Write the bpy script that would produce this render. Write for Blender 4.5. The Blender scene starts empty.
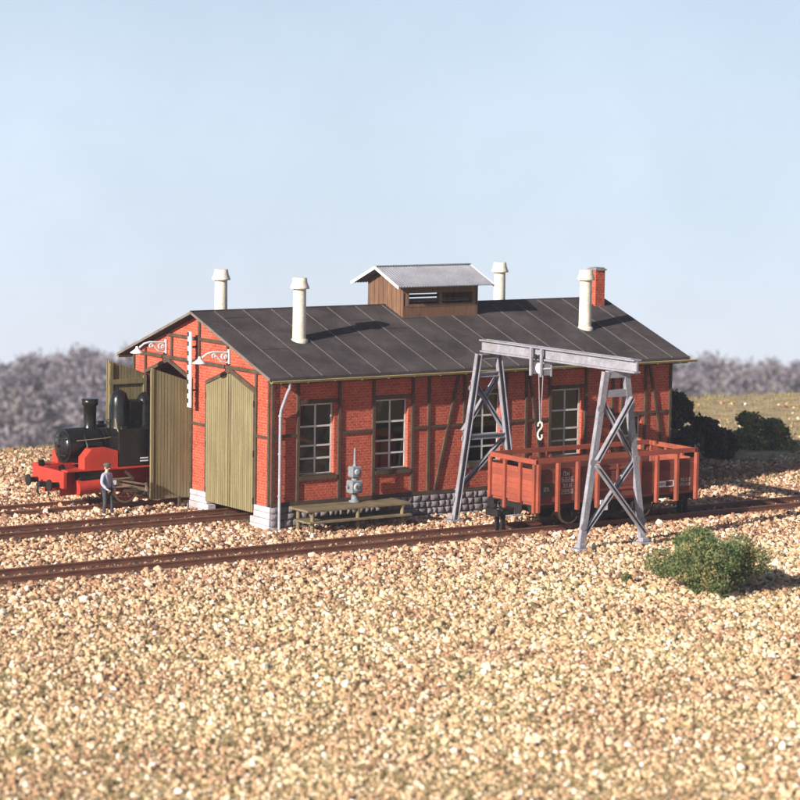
import bpy, bmesh, math, random
import numpy as np
from mathutils import Vector, Matrix, noise as mnoise
random.seed(7); rng = np.random.default_rng(7)
S = bpy.context.scene; COL = S.collection
PI = math.pi
def V(*a): return Vector(a)

# ------------------------------------------------------------------ materials
def new_mat(name):
    m = bpy.data.materials.new(name); m.use_nodes = True
    nt = m.node_tree; b = nt.nodes['Principled BSDF']
    return m, nt, b
def ramp(nt, fac, stops, interp='LINEAR'):
    r = nt.nodes.new('ShaderNodeValToRGB'); r.color_ramp.interpolation = interp
    e = r.color_ramp.elements
    while len(e) < len(stops): e.new(.5)
    for i, (p, c) in enumerate(stops): e[i].position = p; e[i].color = (*c, 1)
    nt.links.new(fac, r.inputs[0]); return r.outputs[0]
def noise(nt, scale, detail=4, vec=None, rough=.55, out='Fac'):
    n = nt.nodes.new('ShaderNodeTexNoise'); n.inputs['Scale'].default_value = scale
    n.inputs['Detail'].default_value = detail; n.inputs['Roughness'].default_value = rough
    if vec is not None: nt.links.new(vec, n.inputs['Vector'])
    return n.outputs[out]
def mix(nt, fac, a, b, mode='MIX'):
    n = nt.nodes.new('ShaderNodeMix'); n.data_type = 'RGBA'; n.blend_type = mode
    for s, v in ((n.inputs[0], fac), (n.inputs[6], a), (n.inputs[7], b)):
        if isinstance(v, (int, float)): s.default_value = v
        elif isinstance(v, tuple): s.default_value = (*v, 1)
        else: nt.links.new(v, s)
    return n.outputs[2]
def bump(nt, b, h, strength=.5, dist=.02):
    n = nt.nodes.new('ShaderNodeBump'); n.inputs['Strength'].default_value = strength
    n.inputs['Distance'].default_value = dist
    nt.links.new(h, n.inputs['Height']); nt.links.new(n.outputs[0], b.inputs['Normal'])
def objco(nt, scale=None):
    t = nt.nodes.new('ShaderNodeTexCoord'); v = t.outputs['Object']
    if scale:
        m = nt.nodes.new('ShaderNodeMapping'); m.inputs['Scale'].default_value = scale
        nt.links.new(v, m.inputs[0]); v = m.outputs[0]
    return v
def simple(name, c1, c2, rough=.7, scale=3, fine=25, bstr=.25, metal=0, stretch=None, spec=.5, bd=.02, dirt=None, isl=.05):
    m, nt, b = new_mat(name)
    v = objco(nt, stretch)
    n1 = noise(nt, scale, 5, v); n2 = noise(nt, fine, 3, v, .7)
    col = ramp(nt, n1, [(.3, c1), (.7, c2)])
    f = ramp(nt, n2, [(.3, (.72, .72, .72)), (.7, (1.22, 1.22, 1.22))])
    col = mix(nt, .8, col, f, 'MULTIPLY')
    gi_ = nt.nodes.new('ShaderNodeNewGeometry')
    col = mix(nt, 1.0, col, ramp(nt, gi_.outputs['Random Per Island'], [(0, (1-isl,)*3), (1, (1+isl,)*3)]), 'MULTIPLY')
    if dirt:
        n3 = noise(nt, .9, 6, v, .7); k = ramp(nt, n3, [(.48, (0, 0, 0)), (.7, (1, 1, 1))])
        sp = nt.nodes.new('ShaderNodeMath'); sp.operation = 'MULTIPLY'; sp.inputs[1].default_value = dirt[3]
        nt.links.new(k, sp.inputs[0]); col = mix(nt, sp.outputs[0], col, tuple(dirt[:3]))
    nt.links.new(col, b.inputs['Base Color'])
    b.inputs['Roughness'].default_value = rough; b.inputs['Metallic'].default_value = metal
    b.inputs['Specular IOR Level'].default_value = spec
    if bstr: bump(nt, b, n2, bstr, bd)
    return m
def brick_mat(name, c1, c2, mortar, w=.27, h=.125, ms=.016):
    m, nt, b = new_mat(name)
    uv = nt.nodes.new('ShaderNodeUVMap').outputs[0]
    wob = noise(nt, 2.2, 2, uv, out='Color')
    wm = nt.nodes.new('ShaderNodeMapping'); nt.links.new(uv, wm.inputs[0])
    add = nt.nodes.new('ShaderNodeVectorMath'); add.operation = 'MULTIPLY_ADD'
    nt.links.new(wob, add.inputs[0]); add.inputs[1].default_value = (.03, .03, 0); nt.links.new(wm.outputs[0], add.inputs[2])
    t = nt.nodes.new('ShaderNodeTexBrick'); nt.links.new(add.outputs[0], t.inputs['Vector'])
    t.inputs['Scale'].default_value = 1; t.inputs['Brick Width'].default_value = w
    t.inputs['Row Height'].default_value = h; t.inputs['Mortar Size'].default_value = ms
    t.inputs['Mortar Smooth'].default_value = .4; t.inputs['Bias'].default_value = 0
    t.inputs['Color1'].default_value = (*c1, 1); t.inputs['Color2'].default_value = (*c2, 1)
    n0 = noise(nt, 9, 3, uv, .7)
    mk = ramp(nt, n0, [(.38, tuple(x * .75 for x in c1)), (.6, mortar)])   # mortar partly worn away
    nt.links.new(mk, t.inputs['Mortar'])
    n1 = noise(nt, .8, 5, uv); n2 = noise(nt, 30, 3, uv, .7)
    f = ramp(nt, n1, [(.3, (.7, .66, .66)), (.7, (1.15, 1.15, 1.15))])
    col = mix(nt, .85, t.outputs['Color'], f, 'MULTIPLY')
    f2 = ramp(nt, n2, [(.3, (.75, .75, .75)), (.72, (1.2, 1.2, 1.2))])
    col = mix(nt, .8, col, f2, 'MULTIPLY')
    nt.links.new(col, b.inputs['Base Color']); b.inputs['Roughness'].default_value = .8
    b.inputs['Specular IOR Level'].default_value = .3
    inv = nt.nodes.new('ShaderNodeMath'); inv.operation = 'MULTIPLY_ADD'; inv.inputs[1].default_value = -1
    nt.links.new(t.outputs['Fac'], inv.inputs[0]); nt.links.new(n2, inv.inputs[2])
    bump(nt, b, inv.outputs[0], .55, .02)
    return m
MT = {}
MT['brick'] = brick_mat('brick', (.53, .094, .046), (.36, .056, .034), (.60, .27, .19), .2, .105, .012)
MT['timber'] = simple('timber', (.042, .026, .016), (.095, .058, .034), .85, 2, 16, .8, isl=.2)
MT['felt'] = simple('roofing_felt', (.040, .032, .034), (.074, .060, .062), .95, .6, 14, .6, dirt=(.12, .10, .098, .5), spec=.15)
MT['seam'] = simple('felt_seam', (.075, .062, .060), (.125, .105, .100), .85, 6, 20, .3)
MT['verge'] = simple('verge_board', (.12, .095, .085), (.20, .165, .15), .7, 2, 20, .3)
MT['soffit'] = simple('soffit_board', (.03, .022, .018), (.05, .038, .03), .85, 2, 20, .3)
MT['gutter'] = simple('gutter_paint', (.36, .28, .12), (.50, .42, .20), .5, 2, 20, .2)
MT['cream'] = simple('cream_paint', (.62, .56, .47), (.74, .69, .60), .65, 1.2, 12, .15, dirt=(.36, .28, .22, .5))
MT['sash'] = simple('sash_paint', (.46, .43, .41), (.60, .57, .55), .6, 3, 25, .1)
MT['stencil'] = simple('worn_stencil_paint', (.26, .21, .19), (.48, .43, .40), .8, 9, 30, .1)
MT['white'] = simple('white_paint', (.70, .70, .73), (.80, .80, .82), .55, 3, 20, .1, dirt=(.4, .36, .34, .35))
MT['black_mark'] = simple('black_mark', (.02, .02, .02), (.05, .05, .05), .6)
MT['door'] = simple('door_boards', (.18, .145, .072), (.255, .21, .11), .8, 1.2, 14, .5, stretch=(3, 3, .5), dirt=(.12, .095, .05, .35), isl=.07)
MT['plank'] = simple('plank', (.13, .098, .055), (.22, .17, .095), .8, 2, 16, .5, dirt=(.10, .07, .04, .4), isl=.15)
MT['lantern'] = simple('lantern_boards', (.12, .060, .034), (.20, .105, .06), .85, 2, 14, .6, stretch=(3, 3, .4), isl=.18)
MT['sheet'] = simple('corrugated_sheet', (.21, .21, .25), (.30, .30, .345), .6, 1.2, 14, .2, dirt=(.17, .13, .11, .35))
MT['stone'] = simple('plinth_stone', (.13, .115, .13), (.27, .24, .26), .92, 2.5, 12, .8, bd=.04, isl=.3)
MT['mortar'] = simple('plinth_mortar', (.05, .042, .04), (.09, .075, .07), .95)
MT['block'] = simple('pale_block', (.42, .39, .44), (.56, .53, .58), .88, 2.5, 12, .6, dirt=(.25, .2, .17, .4), isl=.1)
MT['steel'] = simple('grey_paint', (.215, .21, .25), (.31, .305, .35), .6, 1.5, 10, .2, dirt=(.15, .11, .09, .55))
MT['iron'] = simple('grey_iron', (.15, .165, .19), (.23, .25, .28), .6, 4, 20, .25, dirt=(.1, .08, .07, .4))
MT['pipe'] = simple('zinc_pipe', (.29, .29, .34), (.38, .38, .44), .55, 3, 16, .15, dirt=(.2, .17, .15, .4))
MT['rail'] = simple('rusty_rail', (.13, .045, .028), (.22, .085, .05), .6, 1.5, 20, .3)
MT['railtop'] = simple('worn_rail_head', (.20, .10, .07), (.34, .22, .17), .4, 1.0, 12, .1, metal=.4)
MT['sleeper'] = simple('sleeper', (.04, .026, .02), (.09, .058, .042), .95, 2, 16, .7, isl=.0)
MT['wagon'] = simple('wagon_red', (.235, .048, .026), (.33, .072, .038), .75, 1.2, 12, .35, dirt=(.13, .045, .03, .6), isl=.16)
MT['wagon_groove'] = simple('wagon_groove', (.10, .022, .015), (.14, .03, .02), .8)
MT['wagon_side'] = simple('wagon_side_planks', (.125, .030, .020), (.19, .045, .028), .85, 1.4, 12, .45, dirt=(.08, .03, .022, .6), isl=.22)
MT['black'] = simple('black_paint', (.005, .005, .0055), (.013, .0125, .012), .26, 3, 18, .1, dirt=(.02, .016, .013, .4), spec=.4)
MT['dark'] = simple('dark_iron', (.007, .0065, .006), (.02, .018, .016), .7, 3, 18, .25, spec=.3)
MT['locored'] = simple('signal_red', (.42, .030, .018), (.52, .046, .026), .55, 2, 14, .15, dirt=(.18, .03, .02, .6))
MT['rod'] = simple('rod_steel', (.30, .23, .155), (.42, .33, .23), .45, 4, 20, .15, metal=.3)
MT['tyre'] = simple('bright_tyre', (.35, .27, .2), (.5, .4, .3), .35, 4, 20, .1, metal=.6)
MT['hook'] = simple('hook_steel', (.60, .55, .48), (.72, .68, .6), .4, 4, 20, .1)
MT['cloth'] = simple('blue_cloth', (.30, .31, .46), (.42, .43, .58), .85, 5, 30, .3)
MT['cloth_dark'] = simple('dark_cloth', (.03, .03, .035), (.06, .06, .07), .85, 5, 30, .3)
MT['cap'] = simple('cap_cloth', (.06, .07, .05), (.10, .11, .08), .85, 5, 30, .3)
MT['skin'] = simple('skin', (.62, .42, .32), (.70, .50, .40), .6, 5, 30, .1)
MT['bark'] = simple('bark', (.08, .055, .04), (.15, .11, .08), .9, 3, 20, .6)
def glass():
    m, nt, b = new_mat('window_glass'); nt.nodes.remove(b); out = nt.nodes['Material Output']
    tr = nt.nodes.new('ShaderNodeBsdfTransparent'); tr.inputs[0].default_value = (.42, .43, .42, 1)
    gl = nt.nodes.new('ShaderNodeBsdfGlossy'); gl.inputs['Roughness'].default_value = .06
    gl.inputs[0].default_value = (.8, .8, .8, 1)
    fr = nt.nodes.new('ShaderNodeFresnel'); fr.inputs[0].default_value = 1.5
    mx = nt.nodes.new('ShaderNodeMixShader')
    nt.links.new(fr.outputs[0], mx.inputs[0]); nt.links.new(tr.outputs[0], mx.inputs[1]); nt.links.new(gl.outputs[0], mx.inputs[2])
    nt.links.new(mx.outputs[0], out.inputs[0]); return m
MT['glass'] = glass()
def leaf_mat(name, stops, scale=1.2, rough=.7):
    m, nt, b = new_mat(name)
    g = nt.nodes.new('ShaderNodeNewGeometry')
    n1 = noise(nt, scale, 3, objco(nt)); n2 = g.outputs['Random Per Island']
    a = nt.nodes.new('ShaderNodeMath'); a.operation = 'MULTIPLY_ADD'; a.inputs[1].default_value = .35
    nt.links.new(n2, a.inputs[0]); nt.links.new(n1, a.inputs[2])
    s = nt.nodes.new('ShaderNodeMath'); s.operation = 'SUBTRACT'; s.inputs[1].default_value = .17
    nt.links.new(a.outputs[0], s.inputs[0])
    nt.links.new(ramp(nt, s.outputs[0], stops), b.inputs['Base Color']); b.inputs['Roughness'].default_value = rough
    b.inputs['Specular IOR Level'].default_value = .25
    return m
MT['leaf'] = leaf_mat('bush_leaves', [(.3, (.035, .07, .022)), (.38, (.10, .13, .045)), (.46, (.17, .165, .07)), (.54, (.06, .16, .055)), (.62, (.19, .18, .085)), (.75, (.34, .26, .09))], 1.5)
MT['dark_leaf'] = leaf_mat('evergreen_leaves', [(.3, (.01, .018, .012)), (.5, (.022, .034, .022)), (.62, (.05, .055, .045)), (.75, (.09, .085, .08))], 1.4)
MT['twig'] = leaf_mat('haze_tinted_bare_twigs', [(.3, (.17, .15, .185)), (.5, (.19, .165, .20)), (.62, (.205, .175, .185)), (.75, (.195, .18, .155))], .05)  # bare twigs with distance haze put into their mauve grey colour
MT['grass'] = leaf_mat('grass_blades', [(.3, (.20, .17, .07)), (.5, (.36, .28, .14)), (.7, (.14, .15, .06))], .6)

# ------------------------------------------------------------------ mesh builder
class M:
    def __init__(s): s.v = []; s.f = []; s.m = []; s.sm = []
    def add(s, vs, fs, mi=0, smooth=False):
        o = len(s.v); s.v += [tuple(p) for p in vs]
        for f in fs: s.f.append([o + i for i in f]); s.m.append(mi); s.sm.append(smooth)
        return s
    def box(s, x0, y0, z0, x1, y1, z1, mi=0):
        if x0 > x1: x0, x1 = x1, x0
        if y0 > y1: y0, y1 = y1, y0
        if z0 > z1: z0, z1 = z1, z0
        return s.add([(x0,y0,z0),(x1,y0,z0),(x1,y1,z0),(x0,y1,z0),(x0,y0,z1),(x1,y0,z1),(x1,y1,z1),(x0,y1,z1)],
            [(0,3,2,1),(4,5,6,7),(0,1,5,4),(1,2,6,5),(2,3,7,6),(3,0,4,7)], mi)
    def beam(s, p, q, w, h, side=(0, 1, 0), mi=0):          # w along side, h across
        p = Vector(p); q = Vector(q); d = (q - p).normalized(); a = Vector(side); a = (a - d * a.dot(d)).normalized(); c = d.cross(a)
        vs = []
        for e in (p, q):
            for i, j in ((-1,-1),(1,-1),(1,1),(-1,1)): vs.append(e + a * (i * w / 2) + c * (j * h / 2))
        return s.add(vs, [(0,1,2,3),(7,6,5,4),(0,4,5,1),(1,5,6,2),(2,6,7,3),(3,7,4,0)], mi)
    def cyl(s, p, q, r0, r1=None, n=16, mi=0, caps=True, smooth=True):
        r1 = r0 if r1 is None else r1; p = Vector(p); q = Vector(q); d = (q - p).normalized()
        a = d.orthogonal().normalized(); c = d.cross(a); vs = []
        for e, r in ((p, r0), (q, r1)):
            for i in range(n): t = 2 * PI * i / n; vs.append(e + a * (r * math.cos(t)) + c * (r * math.sin(t)))
        s.add(vs, [(i, (i + 1) % n, n + (i + 1) % n, n + i) for i in range(n)], mi, smooth)
        if caps: s.add(vs[:n], [tuple(range(n))[::-1]], mi); s.add(vs[n:], [tuple(range(n))], mi)
        return s
    def lathe(s, c, prof, n=20, mi=0, axis='Z'):
        vs = []
        for r, z in prof:
            for i in range(n):
                t = 2 * PI * i / n; a, b = r * math.cos(t), r * math.sin(t)
                vs.append({'Z': (c[0]+a, c[1]+b, c[2]+z), 'X': (c[0]+z, c[1]+a, c[2]+b), 'Y': (c[0]+a, c[1]+z, c[2]-b)}[axis])
        fs = []
        for k in range(len(prof) - 1):
            for i in range(n): fs.append((k*n+i, k*n+(i+1)%n, (k+1)*n+(i+1)%n, (k+1)*n+i))
        s.add(vs, fs, mi, True); s.add(vs[:n], [tuple(range(n))[::-1]], mi); s.add(vs[-n:], [tuple(range(n))], mi)
        return s
    def prism(s, poly, axis, a, b, mi=0):                    # polygon in the other two axes
        def P(u, v, t): return {'X': (t, u, v), 'Y': (u, t, v), 'Z': (u, v, t)}[axis]
        n = len(poly); vs = [P(u, v, a) for u, v in poly] + [P(u, v, b) for u, v in poly]
        return s.add(vs, [tuple(range(n)), tuple(range(2*n-1, n-1, -1))] + [(i, n+i, n+(i+1)%n, (i+1)%n) for i in range(n)], mi)
    def tube(s, pts, r, n=8, mi=0):
        pts = [Vector(p) for p in pts]; vs = []; a = None
        for i, p in enumerate(pts):
            d = (pts[min(i+1, len(pts)-1)] - pts[max(i-1, 0)]).normalized()
            a = d.orthogonal().normalized() if a is None else (a - d * a.dot(d)).normalized()
            c = d.cross(a); rr = r[i] if isinstance(r, (list, tuple)) else r
            for k in range(n): t = 2*PI*k/n; vs.append(p + a*(rr*math.cos(t)) + c*(rr*math.sin(t)))
        fs = [(k*n+i, k*n+(i+1)%n, (k+1)*n+(i+1)%n, (k+1)*n+i) for k in range(len(pts)-1) for i in range(n)]
        s.add(vs, fs, mi, True); s.add(vs[:n], [tuple(range(n))[::-1]], mi); s.add(vs[-n:], [tuple(range(n))], mi)
        return s
    def ell(s, c, r, nu=16, nv=10, mi=0):
        prof = [(max(math.sin(PI*k/nv), .001), -math.cos(PI*k/nv)) for k in range(nv+1)]
        vs = [(c[0]+r[0]*p*math.cos(2*PI*i/nu), c[1]+r[1]*p*math.sin(2*PI*i/nu), c[2]+r[2]*z) for p, z in prof for i in range(nu)]
        return s.add(vs, [(k*nu+i, k*nu+(i+1)%nu, (k+1)*nu+(i+1)%nu, (k+1)*nu+i) for k in range(nv) for i in range(nu)], mi, True)
    def build(s, name, mats, parent=None, loc=(0, 0, 0), bev=0):
        me = bpy.data.meshes.new(name); me.from_pydata(s.v, [], s.f); me.update()
        me.polygons.foreach_set('material_index', s.m); me.polygons.foreach_set('use_smooth', s.sm)
        if name != 'ground':
            bm = bmesh.new(); bm.from_mesh(me); bmesh.ops.recalc_face_normals(bm, faces=bm.faces[:]); bm.to_mesh(me); bm.free(); me.update()
        uvl = me.uv_layers.new(name='UVMap')
        co = np.array(s.v)
        for p in me.polygons:
            n = p.normal; ax = max(range(3), key=lambda i: abs(n[i]))
            for li in p.loop_indices:
                c = co[me.loops[li].vertex_index]
                uvl.data[li].uv = (c[1], c[2]) if ax == 0 else ((c[0], c[2]) if ax == 1 else (c[0], c[1]))
        for k in (mats if isinstance(mats, (list, tuple)) else [mats]): me.materials.append(MT[k] if isinstance(k, str) else k)
        o = bpy.data.objects.new(name, me); COL.objects.link(o); o.parent = parent; o.location = loc
        if bev:
            b = o.modifiers.new('bevel', 'BEVEL'); b.width = bev; b.segments = 1; b.limit_method = 'ANGLE'
        return o
def thing(name, label, cat, loc=(0, 0, 0), rz=0, group=None):
    o = bpy.data.objects.new(name, None); COL.objects.link(o); o.empty_display_size = .3
    o.location = loc; o.rotation_euler = (0, 0, rz); return tag(o, label, cat, group)
def tag(o, label, cat, group=None):
    o['label'] = label; o['category'] = cat
    if group: o['group'] = group
    return o
def kids(o, everything): return [c for c in everything if c.parent == o]
def copy_tree(o, parent=None):
    allo = list(COL.objects)
    def rec(a, par):
        c = a.copy(); COL.objects.link(c); c.parent = par
        for ch in kids(a, allo): rec(ch, c)
        return c
    return rec(o, parent)

# ------------------------------------------------------------------ camera (solved from the photograph)
yaw, pitch, roll, fpx = .6078, .1079, .0158, 2750.66
F = V(math.sin(yaw)*math.cos(pitch), math.cos(yaw)*math.cos(pitch), -math.sin(pitch))
R = V(math.cos(yaw), -math.sin(yaw), 0); U = R.cross(F)
R2 = R*math.cos(roll) + U*math.sin(roll); U2 = -R*math.sin(roll) + U*math.cos(roll)
cam = bpy.data.cameras.new('camera'); co_ = bpy.data.objects.new('camera', cam); COL.objects.link(co_)
cam.sensor_width = 36; cam.lens = 36 * fpx / 800; cam.clip_start = 1; cam.clip_end = 6000
CP = V(-54.68, -87.09, 16.16)
co_.matrix_world = Matrix(((R2.x, U2.x, -F.x, CP.x), (R2.y, U2.y, -F.y, CP.y), (R2.z, U2.z, -F.z, CP.z), (0, 0, 0, 1)))
cam.dof.use_dof = True; cam.dof.focus_distance = 108; cam.dof.aperture_fstop = .5
S.camera = co_
FW = V(math.sin(yaw), math.cos(yaw), 0); RT = V(math.cos(yaw), -math.sin(yaw), 0)
def ground_at(s, l): p = CP + FW*s + RT*l; return p.x, p.y

# ------------------------------------------------------------------ light
SUN = V(-4.4, -1.08, 1.9).normalized()
el = math.asin(SUN.z); az = math.atan2(SUN.x, SUN.y)
sl = bpy.data.lights.new('sun', 'SUN'); so = bpy.data.objects.new('sun', sl); COL.objects.link(so)
sl.energy = 5.0; sl.angle = math.radians(.55); sl.color = (1, .93, .82)
so.rotation_euler = (-SUN).to_track_quat('-Z', 'Y').to_euler(); so.location = (-60, -20, 40)
W = bpy.data.worlds.new('World'); S.world = W; W.use_nodes = True
nt = W.node_tree; bg = nt.nodes['Background']
sky = nt.nodes.new('ShaderNodeTexSky'); sky.sky_type = 'NISHITA'; sky.sun_disc = False
sky.sun_elevation = el; sky.sun_rotation = az; sky.air_density = 1.0; sky.dust_density = 1.5; sky.ozone_density = 1.0
tc = nt.nodes.new('ShaderNodeTexCoord'); vm = nt.nodes.new('ShaderNodeVectorMath'); vm.operation = 'ADD'; vm.inputs[1].default_value = (0, 0, .16)
nt.links.new(tc.outputs['Generated'], vm.inputs[0])     # the plateau looks down into a valley: the sky reaches below eye level
nt.links.new(vm.outputs[0], sky.inputs[0])
cl = noise(nt, 5, 5, vm.outputs[0], .6)
cf = ramp(nt, cl, [(.40, (.55, .55, .55)), (.75, (.80, .80, .80))])
sz_ = nt.nodes.new('ShaderNodeSeparateXYZ'); nt.links.new(vm.outputs[0], sz_.inputs[0])
lo = nt.nodes.new('ShaderNodeMapRange'); lo.inputs[1].default_value = .16; lo.inputs[2].default_value = .42; lo.inputs[3].default_value = 1; lo.inputs[4].default_value = 0
nt.links.new(sz_.outputs[2], lo.inputs[0])
cm = nt.nodes.new('ShaderNodeMath'); cm.operation = 'MULTIPLY'; nt.links.new(cf, cm.inputs[0]); nt.links.new(lo.outputs[0], cm.inputs[1])
vc = ramp(nt, sz_.outputs[2], [(.06, (.84, .86, 1.0)), (.11, (.75, .86, 1.0)), (.2, (.68, .83, 1.0))])
vs_ = nt.nodes.new('ShaderNodeVectorMath'); vs_.operation = 'SCALE'; vs_.inputs['Scale'].default_value = 12.6; nt.links.new(vc, vs_.inputs[0])
skyc = mix(nt, cm.outputs[0], sky.outputs[0], vs_.outputs[0])     # thin bright veil low in the sky
nt.links.new(skyc, bg.inputs[0]); bg.inputs[1].default_value = .060
S.view_settings.view_transform = 'Standard'; S.view_settings.look = 'None'; S.view_settings.gamma = 1
S.view_settings.use_curve_mapping = False; S.view_settings.exposure = .78

# ------------------------------------------------------------------ ground
def sstep(a, b, x): t = min(max((x - a) / (b - a), 0), 1); return t*t*(3 - 2*t)
def height(x, y):
    s = (x - CP.x)*FW.x + (y - CP.y)*FW.y; l = (x - CP.x)*RT.x + (y - CP.y)*RT.y
    e = 137 + .78*l + 3*mnoise.noise(V(l*.05, 3, 0))
    h = .13 * sstep(.6, 1.8, y) * (1 - sstep(10.5, 14, y))
    h += .05*mnoise.noise(V(x*.25, y*.25, 0)) * (1 - sstep(-7.2, -5, y) * (1 - sstep(11, 13, y)))
    if s > e: h -= 42 * sstep(e, e + 95, s)
    hill = 8*mnoise.noise(V(l*.011, 7, 0)) + 3*mnoise.noise(V(l*.04, 9, 0))
    h += (4 + hill*.7) * sstep(300, 440, s)
    if s > 520: h -= (s - 520)*.42
    return h
gx = []
def axis_vals(a, b, fine_a, fine_b, f, c):
    out = list(np.arange(fine_a, fine_b + f, f))
    x = fine_a; st = f
    while x > a: st = min(st*1.25, c); x -= st; out.insert(0, x)
    x = out[-1]; st = f
    while x < b: st = min(st*1.25, c); x += st; out.append(x)
    return out
sv = axis_vals(-60, 735, 50, 160, .8, 12); lv = axis_vals(-420, 420, -24, 24, .8, 12)
g = M(); vs = []
for s_ in sv:
    for l_ in lv:
        x, y = ground_at(s_, l_); vs.append((x, y, height(x, y)))
n = len(lv)
g.add(vs, [(i*n+j, i*n+j+1, (i+1)*n+j+1, (i+1)*n+j) for i in range(len(sv)-1) for j in range(n-1)], 0, True)
def zone(nt, pos):
    """rust stained strips along the two tracks; pale yellow towards the front"""
    sx = nt.nodes.new('ShaderNodeSeparateXYZ'); nt.links.new(pos, sx.inputs[0])
    def band(c, w):
        a = nt.nodes.new('ShaderNodeMath'); a.operation = 'SUBTRACT'; a.inputs[1].default_value = c; nt.links.new(sx.outputs[1], a.inputs[0])
        b = nt.nodes.new('ShaderNodeMath'); b.operation = 'ABSOLUTE'; nt.links.new(a.outputs[0], b.inputs[0])
        m = nt.nodes.new('ShaderNodeMapRange'); m.inputs[1].default_value = w; m.inputs[2].default_value = w + .5
        m.inputs[3].default_value = 1; m.inputs[4].default_value = 0; nt.links.new(b.outputs[0], m.inputs[0]); return m.outputs[0]
    mx = nt.nodes.new('ShaderNodeMath'); mx.operation = 'MAXIMUM'
    nt.links.new(band(-4.55, .75), mx.inputs[0]); nt.links.new(band(2.95, .75), mx.inputs[1])
    fr = nt.nodes.new('ShaderNodeMapRange'); fr.inputs[1].default_value = -7; fr.inputs[2].default_value = -14
    nt.links.new(sx.outputs[1], fr.inputs[0])
    return mx.outputs[0], fr.outputs[0], sx
gm, nt, b = new_mat('gravel_ground')
gg = nt.nodes.new('ShaderNodeNewGeometry'); pos = gg.outputs['Position']
tr_, fr_, sx = zone(nt, pos)
vo = nt.nodes.new('ShaderNodeTexVoronoi'); vo.inputs['Scale'].default_value = 8; nt.links.new(pos, vo.inputs['Vector'])
sc = nt.nodes.new('ShaderNodeSeparateColor'); nt.links.new(vo.outputs['Color'], sc.inputs[0])
c1 = ramp(nt, sc.outputs[0], [(0, (.14, .075, .04)), (.4, (.30, .17, .09)), (.7, (.42, .28, .15)), (1, (.52, .42, .27))])
c2 = ramp(nt, sc.outputs[1], [(0, (.20, .15, .06)), (.5, (.42, .31, .15)), (1, (.55, .46, .28))])
c = mix(nt, fr_, c1, c2)
tm = nt.nodes.new('ShaderNodeMath'); tm.operation = 'MULTIPLY'; tm.inputs[1].default_value = .75; nt.links.new(tr_, tm.inputs[0])
c = mix(nt, tm.outputs[0], c, (.12, .06, .038))
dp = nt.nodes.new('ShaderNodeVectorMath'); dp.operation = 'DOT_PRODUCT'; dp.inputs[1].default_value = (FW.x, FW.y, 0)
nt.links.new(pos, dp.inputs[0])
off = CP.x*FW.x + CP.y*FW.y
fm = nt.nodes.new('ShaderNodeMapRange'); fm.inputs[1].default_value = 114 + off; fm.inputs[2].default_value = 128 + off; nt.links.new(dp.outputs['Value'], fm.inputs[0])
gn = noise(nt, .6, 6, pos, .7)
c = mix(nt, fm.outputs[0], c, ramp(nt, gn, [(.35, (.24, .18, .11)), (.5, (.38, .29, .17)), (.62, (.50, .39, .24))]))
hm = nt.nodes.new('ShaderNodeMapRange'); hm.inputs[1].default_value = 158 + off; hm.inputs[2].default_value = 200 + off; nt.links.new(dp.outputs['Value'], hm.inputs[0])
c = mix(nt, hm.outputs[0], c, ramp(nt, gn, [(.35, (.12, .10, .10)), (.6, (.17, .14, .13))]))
nt.links.new(c, b.inputs['Base Color']); b.inputs['Roughness'].default_value = .95; b.inputs['Specular IOR Level'].default_value = .15
bump(nt, b, vo.outputs['Distance'], .8, .05)
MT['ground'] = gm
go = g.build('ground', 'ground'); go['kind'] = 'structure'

# ------------------------------------------------------------------ loose stones and tufts (uncountable)
sm, nt, b = new_mat('ballast_stone')
oi = nt.nodes.new('ShaderNodeObjectInfo')
tr_, fr_, sx = zone(nt, oi.outputs['Location'])
rnd = oi.outputs['Random']
a1 = ramp(nt, rnd, [(0, (.10, .055, .04)), (.2, (.27, .14, .09)), (.45, (.46, .265, .16)), (.75, (.59, .395, .25)), (.93, (.70, .54, .38)), (1, (.84, .79, .74))])
a2 = ramp(nt, rnd, [(0, (.15, .13, .06)), (.12, (.28, .23, .12)), (.28, (.47, .29, .17)), (.52, (.62, .435, .255)), (.84, (.73, .57, .37)), (1, (.86, .80, .70))])
ln = noise(nt, .25, 4, oi.outputs['Location'], .6)
fa = nt.nodes.new('ShaderNodeMath'); fa.operation = 'MULTIPLY'; nt.links.new(fr_, fa.inputs[0])
nt.links.new(ramp(nt, ln, [(.38, (.15, .15, .15)), (.58, (1, 1, 1))]), fa.inputs[1])
c = mix(nt, fa.outputs[0], a1, a2)
tm = nt.nodes.new('ShaderNodeMath'); tm.operation = 'MULTIPLY'; tm.inputs[1].default_value = .55; nt.links.new(tr_, tm.inputs[0])
c = mix(nt, tm.outputs[0], c, (.20, .095, .06))
nt.links.new(c, b.inputs['Base Color']); b.inputs['Roughness'].default_value = .85; b.inputs['Specular IOR Level'].default_value = .2
MT['stone_loose'] = sm
def blocked(x, y):
    if -.35 < x < 20.1 and -.12 < y < 10.8: return True
    for c, z in ((-4.55, 0), (2.95, 0), (7.65, 0)):
        if c > 0 and x > .3: continue
        if abs(abs(y - c) - .72) < .13: return True
    return False
pts = []; scl = []
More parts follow.
